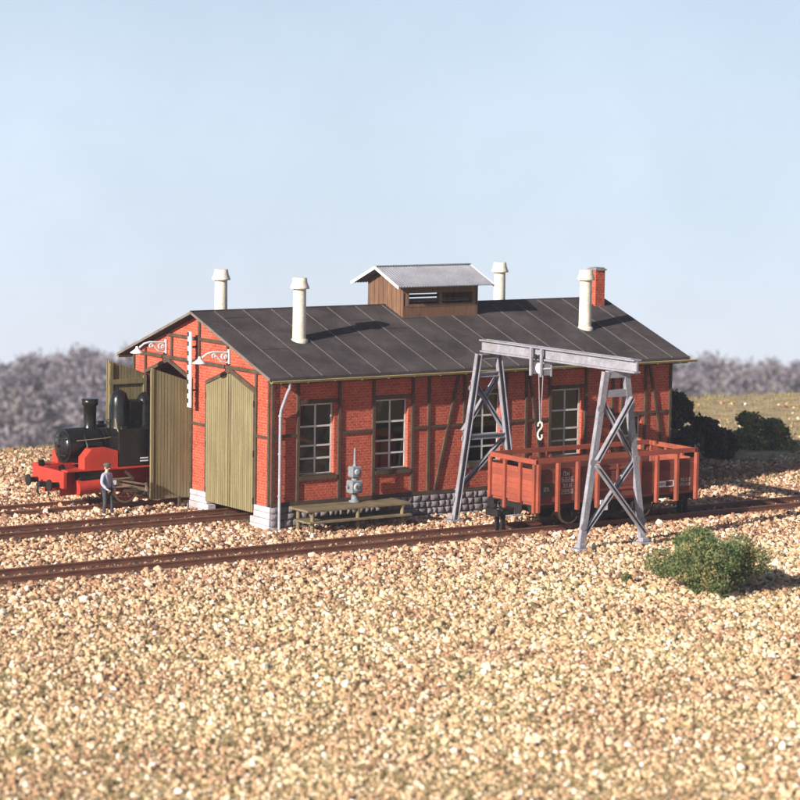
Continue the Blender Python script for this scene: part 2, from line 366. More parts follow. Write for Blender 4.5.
for s0, s1, dens in ((52, 80, 72), (80, 100, 70), (100, 128, 64), (128, 150, 16)):
    hw = lambda s: s*.15 + 4
    A = (s1 - s0) * (hw(s0) + hw(s1)); N = int(A*dens)
    ss = rng.uniform(s0, s1, N); ll = rng.uniform(-1, 1, N)*hw(s1)
    for s_, l_ in zip(ss, ll):
        if abs(l_) > hw(s_): continue
        x, y = ground_at(s_, l_)
        if blocked(x, y): continue
        intrack = (abs(y + 4.55) < 1.25) or (abs(y - 2.95) < 1.25 and x < .3)
        r = (.035 + .085*rng.random()**1.6) * (1.7 if rng.random() < .03 else 1)
        if intrack:
            if rng.random() < .55: continue
            r *= .55
        r *= 1 - .30*sstep(96, 62, s_) if False else 1 - .28*min(max((96 - s_)/34, 0), 1)
        if s_ > 116 and rng.random() < min((s_-116)/12, 1)*.9 + .5*mnoise.noise(V(x*.2, y*.2, 4)): continue
        pts.append((x, y, height(x, y) + r*.15)); scl.append((r*rng.uniform(.8, 1.5), r*rng.uniform(.7, 1.1), r*rng.uniform(.55, .9)))
print('stones', len(pts))
def instancer(name, pts, scl, rot, mat, subdiv=1):
    me = bpy.data.meshes.new(name); me.vertices.add(len(pts)); me.vertices.foreach_set('co', np.array(pts, dtype=np.float32).ravel())
    for nm, arr in (('scl', scl), ('rot', rot)):
        at = me.attributes.new(nm, 'FLOAT_VECTOR', 'POINT'); at.data.foreach_set('vector', np.array(arr, dtype=np.float32).ravel())
    me.materials.append(mat); o = bpy.data.objects.new(name, me); COL.objects.link(o); o['kind'] = 'stuff'
    t = bpy.data.node_groups.new(name, 'GeometryNodeTree')
    t.interface.new_socket('Geometry', in_out='INPUT', socket_type='NodeSocketGeometry')
    t.interface.new_socket('Geometry', in_out='OUTPUT', socket_type='NodeSocketGeometry')
    N = t.nodes.new; gi = N('NodeGroupInput'); gout = N('NodeGroupOutput')
    mp = N('GeometryNodeMeshToPoints'); ico = N('GeometryNodeMeshIcoSphere'); ico.inputs['Radius'].default_value = 1; ico.inputs['Subdivisions'].default_value = subdiv
    sp = N('GeometryNodeSetPosition'); nz = N('ShaderNodeTexNoise'); nz.inputs['Scale'].default_value = 1.3
    sub = N('ShaderNodeVectorMath'); sub.operation = 'MULTIPLY_ADD'; sub.inputs[1].default_value = (1.1, 1.1, 1.1); sub.inputs[2].default_value = (-.55, -.55, -.55)
    iop = N('GeometryNodeInstanceOnPoints'); smt = N('GeometryNodeSetMaterial'); smt.inputs['Material'].default_value = mat
    at = []
    for nm in ('scl', 'rot'):
        a = N('GeometryNodeInputNamedAttribute'); a.data_type = 'FLOAT_VECTOR'; a.inputs['Name'].default_value = nm; at.append(a)
    L = t.links.new
    L(gi.outputs[0], mp.inputs[0]); L(ico.outputs[0], sp.inputs[0]); L(nz.outputs['Color'], sub.inputs[0]); L(sub.outputs[0], sp.inputs['Offset'])
    L(sp.outputs[0], smt.inputs[0]); L(mp.outputs[0], iop.inputs['Points']); L(smt.outputs[0], iop.inputs['Instance'])
    L(at[0].outputs['Attribute'], iop.inputs['Scale']); L(at[1].outputs['Attribute'], iop.inputs['Rotation']); L(iop.outputs[0], gout.inputs[0])
    md = o.modifiers.new('scatter', 'NODES'); md.node_group = t
    return o
st = instancer('gravel', pts, scl, rng.uniform(0, 6.28, (len(pts), 3)), sm)
tag(st, 'loose tan and cream gravel stones covering the ground around the tracks', 'gravel')
# grass: sparse blades in clumps at the front and on the field
bl = M()
def tuft(x, y, n, h, sp):
    z = height(x, y)
    for _ in range(n):
        a = random.uniform(0, 6.28); d = random.gauss(0, sp); bx, by = x + d*math.cos(a), y + d*math.sin(a)
        t = random.uniform(0, 6.28); hh = h*random.uniform(.5, 1.2); w = .015
        dx, dy = math.cos(t)*w, math.sin(t)*w; ox, oy = math.cos(t + 1.3)*hh*.5, math.sin(t + 1.3)*hh*.5
        bl.add([(bx-dx, by-dy, z), (bx+dx, by+dy, z), (bx+ox, by+oy, z+hh)], [(0, 1, 2)])
for _ in range(380):
    s_ = random.uniform(54, 92); l_ = random.uniform(-1, 1)*(s_*.15 + 3); x, y = ground_at(s_, l_)
    if y > -8 or (mnoise.noise(V(x*.3, y*.3, 5)) < 0 and random.random() < .75): continue
    tuft(x, y, random.randint(15, 70), random.uniform(.08, .2), random.uniform(.1, .35))
for _ in range(2600):
    s_ = random.uniform(118, 160); l_ = random.uniform(-1, 1)*(s_*.15 + 3); x, y = ground_at(s_, l_)
    if blocked(x, y): continue
    tuft(x, y, 14, random.uniform(.1, .3), .25)
tag(bl.build('grass', 'grass'), 'sparse yellow green grass tufts growing through the gravel', 'grass')['kind'] = 'stuff'

# ------------------------------------------------------------------ railway tracks
def track(name, label, yc, x0, x1, zb, sp=.82):
    t = thing(name, label, 'railway track', (0, yc, zb), 0, 'railway tracks through the gravel')
    for s_ in (-1, 1):
        m = M(); yy = s_*.7175
        m.box(x0, yy-.075, 0, x1, yy+.075, .025).box(x0, yy-.02, .025, x1, yy+.02, .15).box(x0, yy-.042, .15, x1, yy+.042, .2)
        m.box(x0, yy-.03, .2, x1, yy+.03, .203, 1)
        r = m.build('rail', ['rail', 'railtop'], t)
    x = x0 + .3; first = None
    while x < x1 - .3:
        if first is None:
            m = M(); m.box(-.13, -1.25, -.12, .13, 1.25, .012)
            for s_ in (-1, 1):
                for e in (-1, 1): m.box(-.07, s_*.7175+e*.08-.03, .012, .07, s_*.7175+e*.08+.03, .045)
            o = m.build('sleeper', 'sleeper', t, bev=.01); first = o
        else:
            o = first.copy(); COL.objects.link(o); o.parent = t
        o.location = (x, random.uniform(-.04, .04), random.uniform(-.008, .004)); o.rotation_euler = (0, 0, random.uniform(-.02, .02))
        x += sp
    return t
track('railway_track', 'long rusty railway track in front of the shed carrying the open goods wagon', -4.55, -28, 46, .0)
track('railway_track', 'rusty railway track leading through the gravel to the closed door of the shed', 2.95, -32, 6, .15)
track('railway_track', 'railway track under the black locomotive running into the open shed door', 7.65, -32, 6, .15)

# ------------------------------------------------------------------ engine shed
L_, Wd = 19.65, 10.48; ZE, ZR, OX, OY = 5.84, 7.94, .43, .62; HP = .88; SLP = (ZR - ZE)/(Wd/2 + OY); TH = .12
def roofz(y): return ZE + SLP*((y + OY) if y < Wd/2 else (Wd + OY - y))
shed = thing('engine_shed', 'long red brick and timber engine shed with dark felt roof and two track doors', 'engine shed')
def P(m, name, mats, parent=shed, **k): return m.build(name, mats, parent, **k)
Y1, Y2, Y3, Y4 = 1.07, 4.60, 5.88, 9.41; DZ, DP = 5.15, 5.75
WT = .3
# gables
def gable(x0, x1, openings):
    zt = lambda y: roofz(y) - TH - .01
    poly = [(0, HP)]
    if openings: poly += [(Y1, HP), (Y1, DZ), ((Y1+Y2)/2, DP), (Y2, DZ), (Y2, HP), (Y3, HP), (Y3, DZ), ((Y3+Y4)/2, DP), (Y4, DZ), (Y4, HP)]
    poly += [(Wd, HP), (Wd, zt(Wd)), (Wd/2, zt(Wd/2)), (0, zt(0))]
    m = M(); m.prism(poly[::-1], 'X', x0, x1); return m
P(gable(0, WT, True), 'gable_wall', 'brick'); P(gable(L_-WT, L_, False), 'gable_wall', 'brick')
WIN = [(1.32, 2.86), (4.78, 6.30), (9.22, 10.80), (13.38, 14.92), (17.10, 18.08)]; WZ0, WZ1 = 1.98, 4.72
def wtop(a): return 3.45 if a > 17 else WZ1
def longwall(y0, y1):
    m = M(); x = WT + .002; zt = min(roofz(y0), roofz(y1)) - TH - .01; e = L_ - WT - .002
    for a, b_ in WIN: m.box(x, y0, HP, a, y1, zt); m.box(a, y0, HP, b_, y1, WZ0); m.box(a, y0, wtop(a), b_, y1, zt); x = b_
    m.box(x, y0, HP, e, y1, zt); return m
P(longwall(0, WT), 'side_wall', 'brick'); P(longwall(Wd-WT, Wd), 'side_wall', 'brick')
# plinth of rough stones (its courses are its surface)
m = M()
def rough_block(m, x0, x1, z0, z1, ya, yb, mi, along='X', j=.018):
    """block whose outer face at ya bulges"""
    sgn = -1 if ya < yb else 1
    g_ = .012; xs = [x0+g_, x0+g_+.04, (x0+x1)/2, x1-g_-.04, x1-g_]; zs = [z0+g_, z0+g_+.03, (z0+z1)/2, z1-g_-.03, z1-g_]
    vs = []
    for i, x in enumerate(xs):
        for k, z in enumerate(zs):
            edge = i in (0, 4) or k in (0, 4)
            y = ya + (0 if edge else sgn*((.075 if i == 2 and k == 2 else .05) + random.uniform(-.015, .02)))
            xx, zz = x + random.uniform(-j, j)*.5, z + random.uniform(-j, j)*.5
            vs.append((xx, y, zz) if along == 'X' else (y, xx, zz))
    fs = [(i*5+k, (i+1)*5+k, (i+1)*5+k+1, i*5+k+1) for i in range(4) for k in range(4)]
    m.add(vs, fs, mi, True)
def plinth_run(m, a, b_, ya, yb, along, z0=-.15, rows=4, mi=0):
    h = (HP - z0)/rows
    for r in range(rows):
        x = a
        while x < b_ - .05:
            w = random.uniform(.22, .44); e = min(x + w, b_)
            if b_ - e < .2: e = b_
            rough_block(m, x, e, z0 + r*h, z0 + (r+1)*h, ya, yb, mi, along); x = e
plinth_run(m, 0, L_, -.05, .2, 'X'); plinth_run(m, 0, L_, Wd+.05, Wd-.2, 'X'); plinth_run(m, .35, Wd, L_+.05, L_-.2, 'Y')
m.box(.001, -.045, -.3, L_, WT, HP-.001, 1); m.box(.001, Wd-WT, -.3, L_, Wd+.045, HP-.001, 1); m.box(L_-WT, WT+.001, -.3, L_+.045, Wd-WT-.001, HP-.001, 1)
P(m, 'plinth', ['stone', 'mortar'])
# pale blocks at the feet of the front piers
for a, b_, w0, w1 in ((-.06, Y1-.02, 0, .32), (Y2+.02, Y3-.02, .42, .25), (Y4+.02, Wd+.06, .3, 0)):
    m = M(); k = 0
    for z0, z1, e in ((-.2, .16, 1), (.16, .42, .9), (.42, .66, .28), (.66, HP, .12)):
        ya, yb = a - w0*0 - (0 if a < 0 else w0*e*.5), b_ + w1*e*(.9 if z1 < .5 else .4)
        x = ya; n_ = 2 if k % 2 else 3
        for q in range(n_):
            xe = ya + (yb-ya)*(q+1)/n_ ; m.box(-.05 - .02*e - random.uniform(0, .015), x+.006, z0+.006, WT-.004, xe-.006, z1-.006); x = xe
        k += 1
    P(m, 'stone_footing', 'block', bev=.02)
P(M().box(.0, WT+.005, -.2, L_-WT-.005, Wd-WT-.005, .12), 'floor_slab', 'mortar')
# timber frame: each member its own part
def tb(x0, z0, x1, z1, w=.115, y=-.025, d=.09):
    m = M(); m.beam((x0, y, z0), (x1, y, z1), d, w, (0, 1, 0)); return m
zt = roofz(0) - TH - .06
for x in (.075, 1.2, 3.08, 4.66, 6.50, 7.27, 8.98, 11.02, 12.05, 13.24, 15.10, 16.5, 17.0, 18.24, L_-.075):
    P(tb(x, HP+.15, x, zt-.16), 'timber_post', 'timber')
P(tb(.0, HP+.075, L_, HP+.075, .15, -.03), 'sill_plate', 'timber'); P(tb(0, zt-.08, L_, zt-.08, .16, -.03), 'wall_plate', 'timber')
for a, b_ in WIN:
    P(tb(a-.04, wtop(a)+.09, b_+.12, wtop(a)+.09, .14, -.02, .088), 'timber_rail', 'timber')
    P(tb(a-.04, WZ0-.09, b_+.12, WZ0-.09, .15, -.035, .12), 'timber_rail', 'timber')
for a, b_ in ((.15, 1.12), (3.16, 4.58), (6.58, 7.19), (7.35, 8.9), (11.1, 11.97), (12.13, 13.16), (15.18, 16.42), (16.58, 16.92), (18.32, L_-.15)):
    P(tb(a, 3.55, b_, 3.55, .11, -.022, .086), 'timber_rail', 'timber')
P(tb(7.6, HP+.17, 8.72, zt-.17, .10, -.028, .1), 'timber_brace', 'timber'); P(tb(18.4, zt-.2, 19.42, HP+.17, .10, -.028, .1), 'timber_brace', 'timber')
P(tb(12.15, zt-.2, 12.95, HP+.17, .10, -.0285, .1), 'timber_brace', 'timber')
def tg(y0, z0, y1, z1, w=.115, x=-.022, d=.09):
    m = M(); m.beam((x, y0, z0), (x, y1, z1), d, w, (1, 0, 0)); return m
gt = lambda y: roofz(y) - TH - .05
for y, z1 in ((.07, gt(0)-.0), (Y1-.07, DZ+.1), (Y2+.07, DZ+.1), (Y3-.07, DZ+.1), (Y4+.07, DZ+.1), (Wd-.07, gt(0))):
    P(tg(y, HP+.01, y, z1), 'timber_post', 'timber')
P(tg(Wd/2, 6.0, Wd/2, 7.55, .13), 'timber_post', 'timber')
for y in (3.1, 7.38): P(tg(y, 6.02, y, 6.76, .12), 'timber_post', 'timber')
for y, z0 in ((1.0, 5.26), (Wd-1.0, 5.26)): P(tg(y, z0, y, gt(y)-.1, .12, -.024), 'timber_post', 'timber')
P(tg(.45, 5.93, Wd-.45, 5.93, .13, -.03, .1), 'tie_beam', 'timber'); P(tg(2.75, 6.84, Wd-2.75, 6.84, .12, -.031, .1), 'tie_beam', 'timber')
for a in (.14, Y2+.14, ): P(tg(a, 3.5, a + (Y1-.28 if a < 1 else Y3-Y2-.28), 3.5, .10, -.018, .08), 'timber_rail', 'timber')
for a, b_ in ((Y1, Y2), (Y3, Y4)):
    c_ = (a+b_)/2
    P(tg(a-.02, DZ+.07, c_, DP+.07, .14, -.035, .1), 'door_head', 'timber'); P(tg(b_+.02, DZ+.07, c_, DP+.07, .14, -.036, .1), 'door_head', 'timber')
# roof
m = M()
x0, x1 = -OX, L_+OX-.0
ty = [(-OY, ZE), (Wd/2, ZR), (Wd+OY, ZE)]
m.prism([(-OY, ZE), (-OY, ZE-TH), (Wd/2, ZR-TH), (Wd+OY, ZE-TH), (Wd+OY, ZE), (Wd/2, ZR)], 'X', x0, x1, 0)
seams = np.linspace(x0+1.0, x1-.9, 15)
for sgn in (0, 1):
    for x in seams:
        x += random.uniform(-.03, .03)
        a = (x, -OY if not sgn else Wd+OY, ZE+.012); b_ = (x, Wd/2, ZR+.012)
        m.beam(a, b_, .045, .024, (1, 0, 0), 1)
m.box(x0, Wd/2-.08, ZR-.03, x1, Wd/2+.08, ZR+.02, 0)
for q in range(13):                                        # lapped cross joints of the felt
    i = random.randrange(14); y = random.uniform(.1, Wd/2-.6); z = ZE + SLP*(y+OY) + .008
    m.beam((seams[i]+.05, y, z), (seams[i+1]-.05, y, z), .03, .014, (0, 1, 0), random.choice((0, 1)))
roof = P(m, 'roof', ['felt', 'seam'])
nseg = 1
for xx in (x0-.03, x1+.0):
    m = M()
    for a, b_ in ((-OY, Wd/2), (Wd+OY, Wd/2)): m.beam((xx+.015, a, ZE-.055), (xx+.015, b_, ZR-.055), .03, .10, (1, 0, 0))
    m.build('bargeboard', 'verge', roof)
m = M(); m.box(x0+.05, -OY+.03, ZE-TH-.14, x1-.05, -OY+.07, ZE-TH-.002); m.build('fascia_board', 'soffit', roof)
for x in np.arange(.6, L_, 1.22):
    pass
# gutter: half round trough with front bead, and brackets
for yy, sg in ((-OY-.045, -1), (Wd+OY+.045, 1)):
    m = M(); prof = []
    for k in range(9): t = PI + PI*k/8; prof.append((yy + .09*math.cos(t), ZE-.12 + .09*math.sin(t)))
    inn = [(yy + (p[0]-yy)*.82, ZE-.12 + (p[1]-ZE+.12)*.82) for p in prof[::-1]]
    m.prism((prof + inn), 'X', x0+.02, x1+.3)
    m.cyl((x0+.02, yy-.09, ZE-.115), (x1+.3, yy-.09, ZE-.115), .018, n=6)
    g_ = P(m, 'gutter', 'gutter')
    m = M()
    for x in np.arange(x0+.4, x1, 1.22): m.box(x-.02, yy-.1, ZE-.2, x+.02, yy+.09, ZE-.212)
    m.build('gutter_bracket', 'gutter', g_)
# downpipe
m = M(); m.tube([(.42, -OY-.03, ZE-.2), (.42, -OY-.03, ZE-.38), (.40, -.5, ZE-.62), (.34, -.2, ZE-1.25), (.34, -.14, ZE-1.5), (.34, -.14, .02)], .06, 10)
for z in (1.3, 2.9, 4.35): m.cyl((.34, -.14, z-.03), (.34, -.14, z+.03), .08, n=10)
P(m, 'downpipe', 'pipe')
# windows
def window(xa, xb, y, sg):
    WZ1 = wtop(xa)
    f = M(); fw = .07; ys = (y + sg*.15); ye = ys + sg*.06
    f.box(xa, ys, WZ0, xa+fw, ye, WZ1).box(xb-fw, ys, WZ0, xb, ye, WZ1).box(xa+fw, ys, WZ0, xb-fw, ye, WZ0+fw).box(xa+fw, ys, WZ1-fw, xb-fw, ye, WZ1)
    w = P(f, 'window', 'sash'); xm = (xa+xb)/2
    f = M(); f.box(xm-.036, ys+sg*.008, WZ0+fw, xm+.036, ye-sg*.008, WZ1-fw)
    zs = [WZ0+.63, WZ0+1.12, WZ0+1.86]
    for z in (z for z in zs if z < WZ1-.4): f.box(xa+fw, ys+sg*.004, z-.036, xm-.036, ye-sg*.004, z+.036).box(xm+.036, ys+sg*.004, z-.036, xb-fw, ye-sg*.004, z+.036)
    f.build('glazing_bars', 'sash', w)
    M().box(xa+fw, ys+sg*.028, WZ0+fw, xb-fw, ys+sg*.034, WZ1-fw).build('pane', 'glass', w)
    f = M(); f.box(xa+.002, y-sg*.05, WZ0+.001, xb-.002, ys-sg*.002, WZ0+.04); f.build('window_sill', 'timber', w)
    return w
for a, b_ in WIN: window(a, b_, 0, 1)
for a, b_ in WIN: window(a, b_, Wd, -1)
# doors
LW = (Y2-Y1)/2 - .02
def leaf(hy, ang, ledge, peg=1):
    d = thing_part = M(); nb = 12; w = LW/nb
    for i in range(nb*2-1):
        a = (i//2)*w + .011; e = (i//2+1)*w - .011
        if i % 2: a, e = e, e + .022
        z1 = lambda q: DZ - .03 + (DP-DZ)*q/((Y2-Y1)/2)
        dd = .045 if i % 2 == 0 else .012
        d.add([(a, -dd, .55), (e, -dd, .55), (e, dd, .55), (a, dd, .55), (a, -dd, z1(a)), (e, -dd, z1(e)), (e, dd, z1(e)), (a, dd, z1(a))],
              [(0,3,2,1),(4,5,6,7),(0,1,5,4),(1,2,6,5),(2,3,7,6),(3,0,4,7)])
    o = d.build('door', 'door', shed); o.location = (-.06, hy, 0); o.rotation_euler = (0, 0, ang)
    m = M(); yy = ledge*.06
    for z in (.85, 2.7, 4.75): m.box(.03, yy, z, LW-.03, yy+ledge*.06, z+.2)
    m.box(.03, yy, .6, .17, yy+ledge*.055, DZ-.1).box(LW-.17, yy, .6, LW-.03, yy+ledge*.055, DP-.15)
    m.build('door_frame', 'door', o)
    m = M(); m.box(LW-.09, -ledge*.05, .56, LW+.03, -ledge*.085, DP-.06); m.build('cover_strip', 'door', o)
    m = M()
    for z in (1.0, 2.8, 4.7): m.cyl((0, -ledge*.03, z-.12), (0, -ledge*.03, z+.12), .03, n=8)
    m.build('hinge', 'dark', o)
    return o
leaf(Y1+.01, PI/2, -1); leaf(Y2-.01, -PI/2, 1)
leaf(Y3+.0, PI-.02, -1); leaf(Y4-.0, PI+.02, 1)
P(M().box(-.6, Y3-.1, .05, -.5, Y3-.02, .6), 'door_prop', 'timber')
# roof ventilator pipes, chimney and lantern
for (x, y) in ((2.78, 2.42), (2.63, 8.06), (16.66, 8.06), (16.92, 2.42)):
    m = M(); zb = roofz(y); m.cyl((x, y, zb-.15), (x, y, 8.98), .27, .25, 20); m.lathe((x, y, zb), [(.34, -.12), (.34, .02), (.27, .06)], 20)
    v_ = P(m, 'ventilator_pipe', 'cream')
    m = M(); m.lathe((x, y, 8.92), [(.24, 0), (.38, 0), (.37, .06), (.30, .24), (.27, .42), (.255, .43)], 20); m.build('ventilator_cap', 'cream', v_)
m = M(); zb = roofz(4.6); m.box(19.0, 4.35, zb-.3, 19.5, 4.85, 9.15); ch = P(m, 'chimney', 'brick')
M().box(18.95, 4.3, 9.15, 19.55, 4.9, 9.22).box(19.02, 4.37, 9.22, 19.48, 4.83, 9.27).build('chimney_cap', 'stone', ch)
LX0, LX1, LY0, LY1, LZE, LZR = 8.74, 12.5, 3.98, 6.5, 8.78, 9.50
m = M(); zt0 = LZE; nb = 16
slope = (LZR-LZE)/(Wd/2-LY0+.45)
lz = lambda y: LZR - .06 - slope*abs(y - Wd/2)
for xx in (LX0, LX1-.06):
    w = (LY1-LY0)/nb
    for i in range(nb):
        a = LY0 + i*w + .004; e = a + w - .008; d_ = .06 + .012*(i % 2)
        xa = xx - (.012*(i % 2) if xx == LX0 else 0); xb = xa + d_
        m.add([(xa, a, roofz(a)-.25), (xb, a, roofz(a)-.25), (xb, e, roofz(e)-.25), (xa, e, roofz(e)-.25), (xa, a, lz(a)), (xb, a, lz(a)), (xb, e, lz(e)), (xa, e, lz(e))],
              [(0,3,2,1),(4,5,6,7),(0,1,5,4),(1,2,6,5),(2,3,7,6),(3,0,4,7)])
lan = P(m, 'roof_lantern', 'lantern')
for yy, sg in ((LY0, 1), (LY1, -1)):
    zb = roofz(yy) - .2
    m = M(); m.box(LX0+.062, yy, zb, LX1-.062, yy+sg*.06, 7.93); m.build('lantern_board', 'lantern', lan)
    m = M(); m.box(LX0+.062, yy, 8.46, LX1-.062, yy+sg*.06, lz(yy)); m.build('lantern_board', 'lantern', lan)
    for xx in (LX0+.15, (LX0+LX1)/2-.09, LX1-.27):
        m = M(); m.box(xx, yy-sg*.02, 7.932, xx+.14, yy+sg*.07, 8.458); m.build('lantern_post', 'lantern', lan)
    m = M(); m.box(LX0+.3, yy-sg*.015, 7.90, LX1-.28, yy+sg*.05, 8.02); m.build('lantern_rail', 'lantern', lan)
    m = M(); m.add([(LX0+.3, yy+sg*.12, 8.1), (LX1-.28, yy+sg*.12, 8.1), (LX1-.28, yy+sg*.3, 8.2), (LX0+.3, yy+sg*.3, 8.2), (LX0+.3, yy+sg*.12, 8.13), (LX1-.28, yy+sg*.12, 8.13), (LX1-.28, yy+sg*.3, 8.23), (LX0+.3, yy+sg*.3, 8.23)],
                   [(0,3,2,1),(4,5,6,7),(0,1,5,4),(1,2,6,5),(2,3,7,6),(3,0,4,7)]); m.build('louvre', 'lantern', lan)
# corrugated roof of the lantern
m = M(); ev = .47; rx0, rx1 = 8.22, 12.98; nx = 320; xs = np.linspace(rx0, rx1, nx)
for sg in (-1, 1):
    ye = Wd/2 + sg*(Wd/2 - LY0 + ev); ze = LZR - slope*(Wd/2-LY0+ev)
    vs = []
    for x in xs:
        dz = .022*math.sin(2*PI*x/.13)
        vs += [(x, Wd/2, LZR+dz), (x, ye, ze+dz), (x, ye, ze+dz-.03), (x, Wd/2, LZR+dz-.03)]
    fs = []
    for i in range(nx-1):
        a = i*4; fs += [(a, a+4, a+5, a+1), (a+1, a+5, a+6, a+2), (a+2, a+6, a+7, a+3)]
    m.add(vs, fs, 0, True)
m.box(rx0, Wd/2-.1, LZR+.01, rx1, Wd/2+.1, LZR+.035)
m.build('lantern_roof', 'sheet', lan)
m = M()
for xx in (rx0-.02, rx1):
    for sg in (-1, 1): m.beam((xx, Wd/2, LZR-.04), (xx, Wd/2+sg*(Wd/2-LY0+ev), LZR-.04-slope*(Wd/2-LY0+ev)), .03, .12, (1, 0, 0))
m.build('lantern_bargeboard', 'white', lan)
# lamp brackets above the doors
for yc in (2.98, 7.82):
    z = 6.38
    m = M(); m.box(-.09, yc-.05, z-.32, -.035, yc+.05, z+.24)
    m.tube([(-.06, yc, z+.12), (-.4, yc, z+.14), (-.8, yc, z+.16), (-1.05, yc, z+.1), (-1.22, yc, z-.02), (-1.3, yc, z-.08)], .042, 8)
    m.tube([(-.06, yc, z-.26), (-.22, yc, z-.27), (-.42, yc, z-.18), (-.58, yc, z-.02), (-.74, yc, z+.12)], .04, 8)
    for cx, cz_, r0 in ((-.28, z-.03, .14), (-.72, z+.02, .10), (-.2, z-.05, .07)):
        m.tube([(cx + (r0*(1-t*.035))*math.cos(t*.5), yc, cz_ + (r0*(1-t*.035))*math.sin(t*.5)) for t in range(0, 14)], .034, 6)
    br = P(m, 'lamp_bracket', 'white')
    m = M(); m.lathe((-1.36, yc, z-.25), [(.27, 0), (.275, .02), (.16, .1), (.07, .17), (.05, .26)], 20); m.build('lamp_shade', 'white', br)
    M().ell((-1.36, yc, z-.25), (.06, .06, .08), 10, 8).build('bulb', 'cream', br)
# notched board on the middle pier
m = M(); yb = 5.34; z0, z1 = 4.17, 7.13; m.box(-.43, yb-.13, z0, -.38, yb+.13, z1)
bd = P(m, 'marker_board', 'white')
m = M(); n_ = 8
for i in range(n_):
    z = z0 + .25 + (z1-z0-.35)*i/(n_-1) ; m.box(-.437, yb+.02, z-.09, -.375, yb+.165, z+.09)
m.build('board_mark', 'black_mark', bd)
M().box(-.378, yb-.02, 4.8, -.02, yb+.02, 4.86).box(-.378, yb-.02, 6.5, -.02, yb+.02, 6.56).build('board_bracket', 'dark', bd)

# ------------------------------------------------------------------ loading platform and the pump
pl = thing('loading_platform', 'low wooden two tier loading platform standing against the brick wall', 'platform', (.58, -1.72, 0))
def planks(m, x0, x1, y0, y1, z0, z1, n_):
    w = (y1-y0)/n_
    for i in range(n_): m.box(x0+random.uniform(0, .03), y0+i*w+.005, z0, x1-random.uniform(0, .03), y0+(i+1)*w-.005, z1+random.uniform(-.006, .006))
m = M(); planks(m, 0, 4.75, 0, 1.32, .84, .93, 6); P(m, 'deck', 'plank', pl, bev=.008)
m = M(); planks(m, .02, 4.72, -.12, 1.0, .42, .49, 5); P(m, 'lower_deck', 'plank', pl, bev=.008)
for x in (.3, 2.35, 4.4):
    for y in (.12, 1.1):
        P(M().cyl((x, y, -.1), (x, y, .42), .085, .08, 10).cyl((x, y, .49), (x, y, .84), .08, .075, 10), 'leg', 'plank', pl)
    P(M().box(x-.05, .02, .76, x+.05, 1.28, .838), 'cross_beam', 'plank', pl)
pu = thing('pump', 'grey metal pump with dial boxes standing on the wooden platform', 'pump', (3.42, -.62, .93))
P(M().lathe((0, 0, 0), [(.22, 0), (.22, .05), (.14, .08), (.11, .3), (.15, .34)], 14), 'pedestal', 'iron', pu)
P(M().box(-.26, -.2, .34, .26, .2, .84), 'lower_housing', 'iron', pu, bev=.04)
P(M().cyl((0, 0, .84), (0, 0, .95), .13, n=12), 'neck', 'iron', pu)
P(M().box(-.22, -.17, .95, .22, .17, 1.38), 'upper_housing', 'iron', pu, bev=.04)
P(M().lathe((0, 0, 1.38), [(.09, 0), (.07, .05), (.055, .08), (.045, .6), (.05, .62), (.02, .7)], 10), 'standpipe', 'iron', pu)
d_ = P(M().lathe((0, -.2, .59), [(.17, 0), (.17, -.05), (.13, -.06)], 16, axis='Y'), 'dial', 'pipe', pu)
m = M(); m.tube([(-.07, -.265, .66), (-.07, -.265, .56), (-.02, -.265, .51), (.04, -.265, .56), (.04, -.265, .66)], .012, 6); m.tube([(.06, -.265, .5), (.11, -.265, .66)], .012, 6)
m.build('dial_mark', 'black_mark', d_)
P(M().lathe((0, -.17, 1.17), [(.12, 0), (.12, -.04), (.06, -.05)], 14, axis='Y'), 'upper_dial', 'pipe', pu)
P(M().cyl((-.26, 0, .6), (-.36, 0, .6), .06, n=10).cyl((.26, 0, .6), (.34, 0, .6), .06, n=10), 'pipe_stub', 'iron', pu)

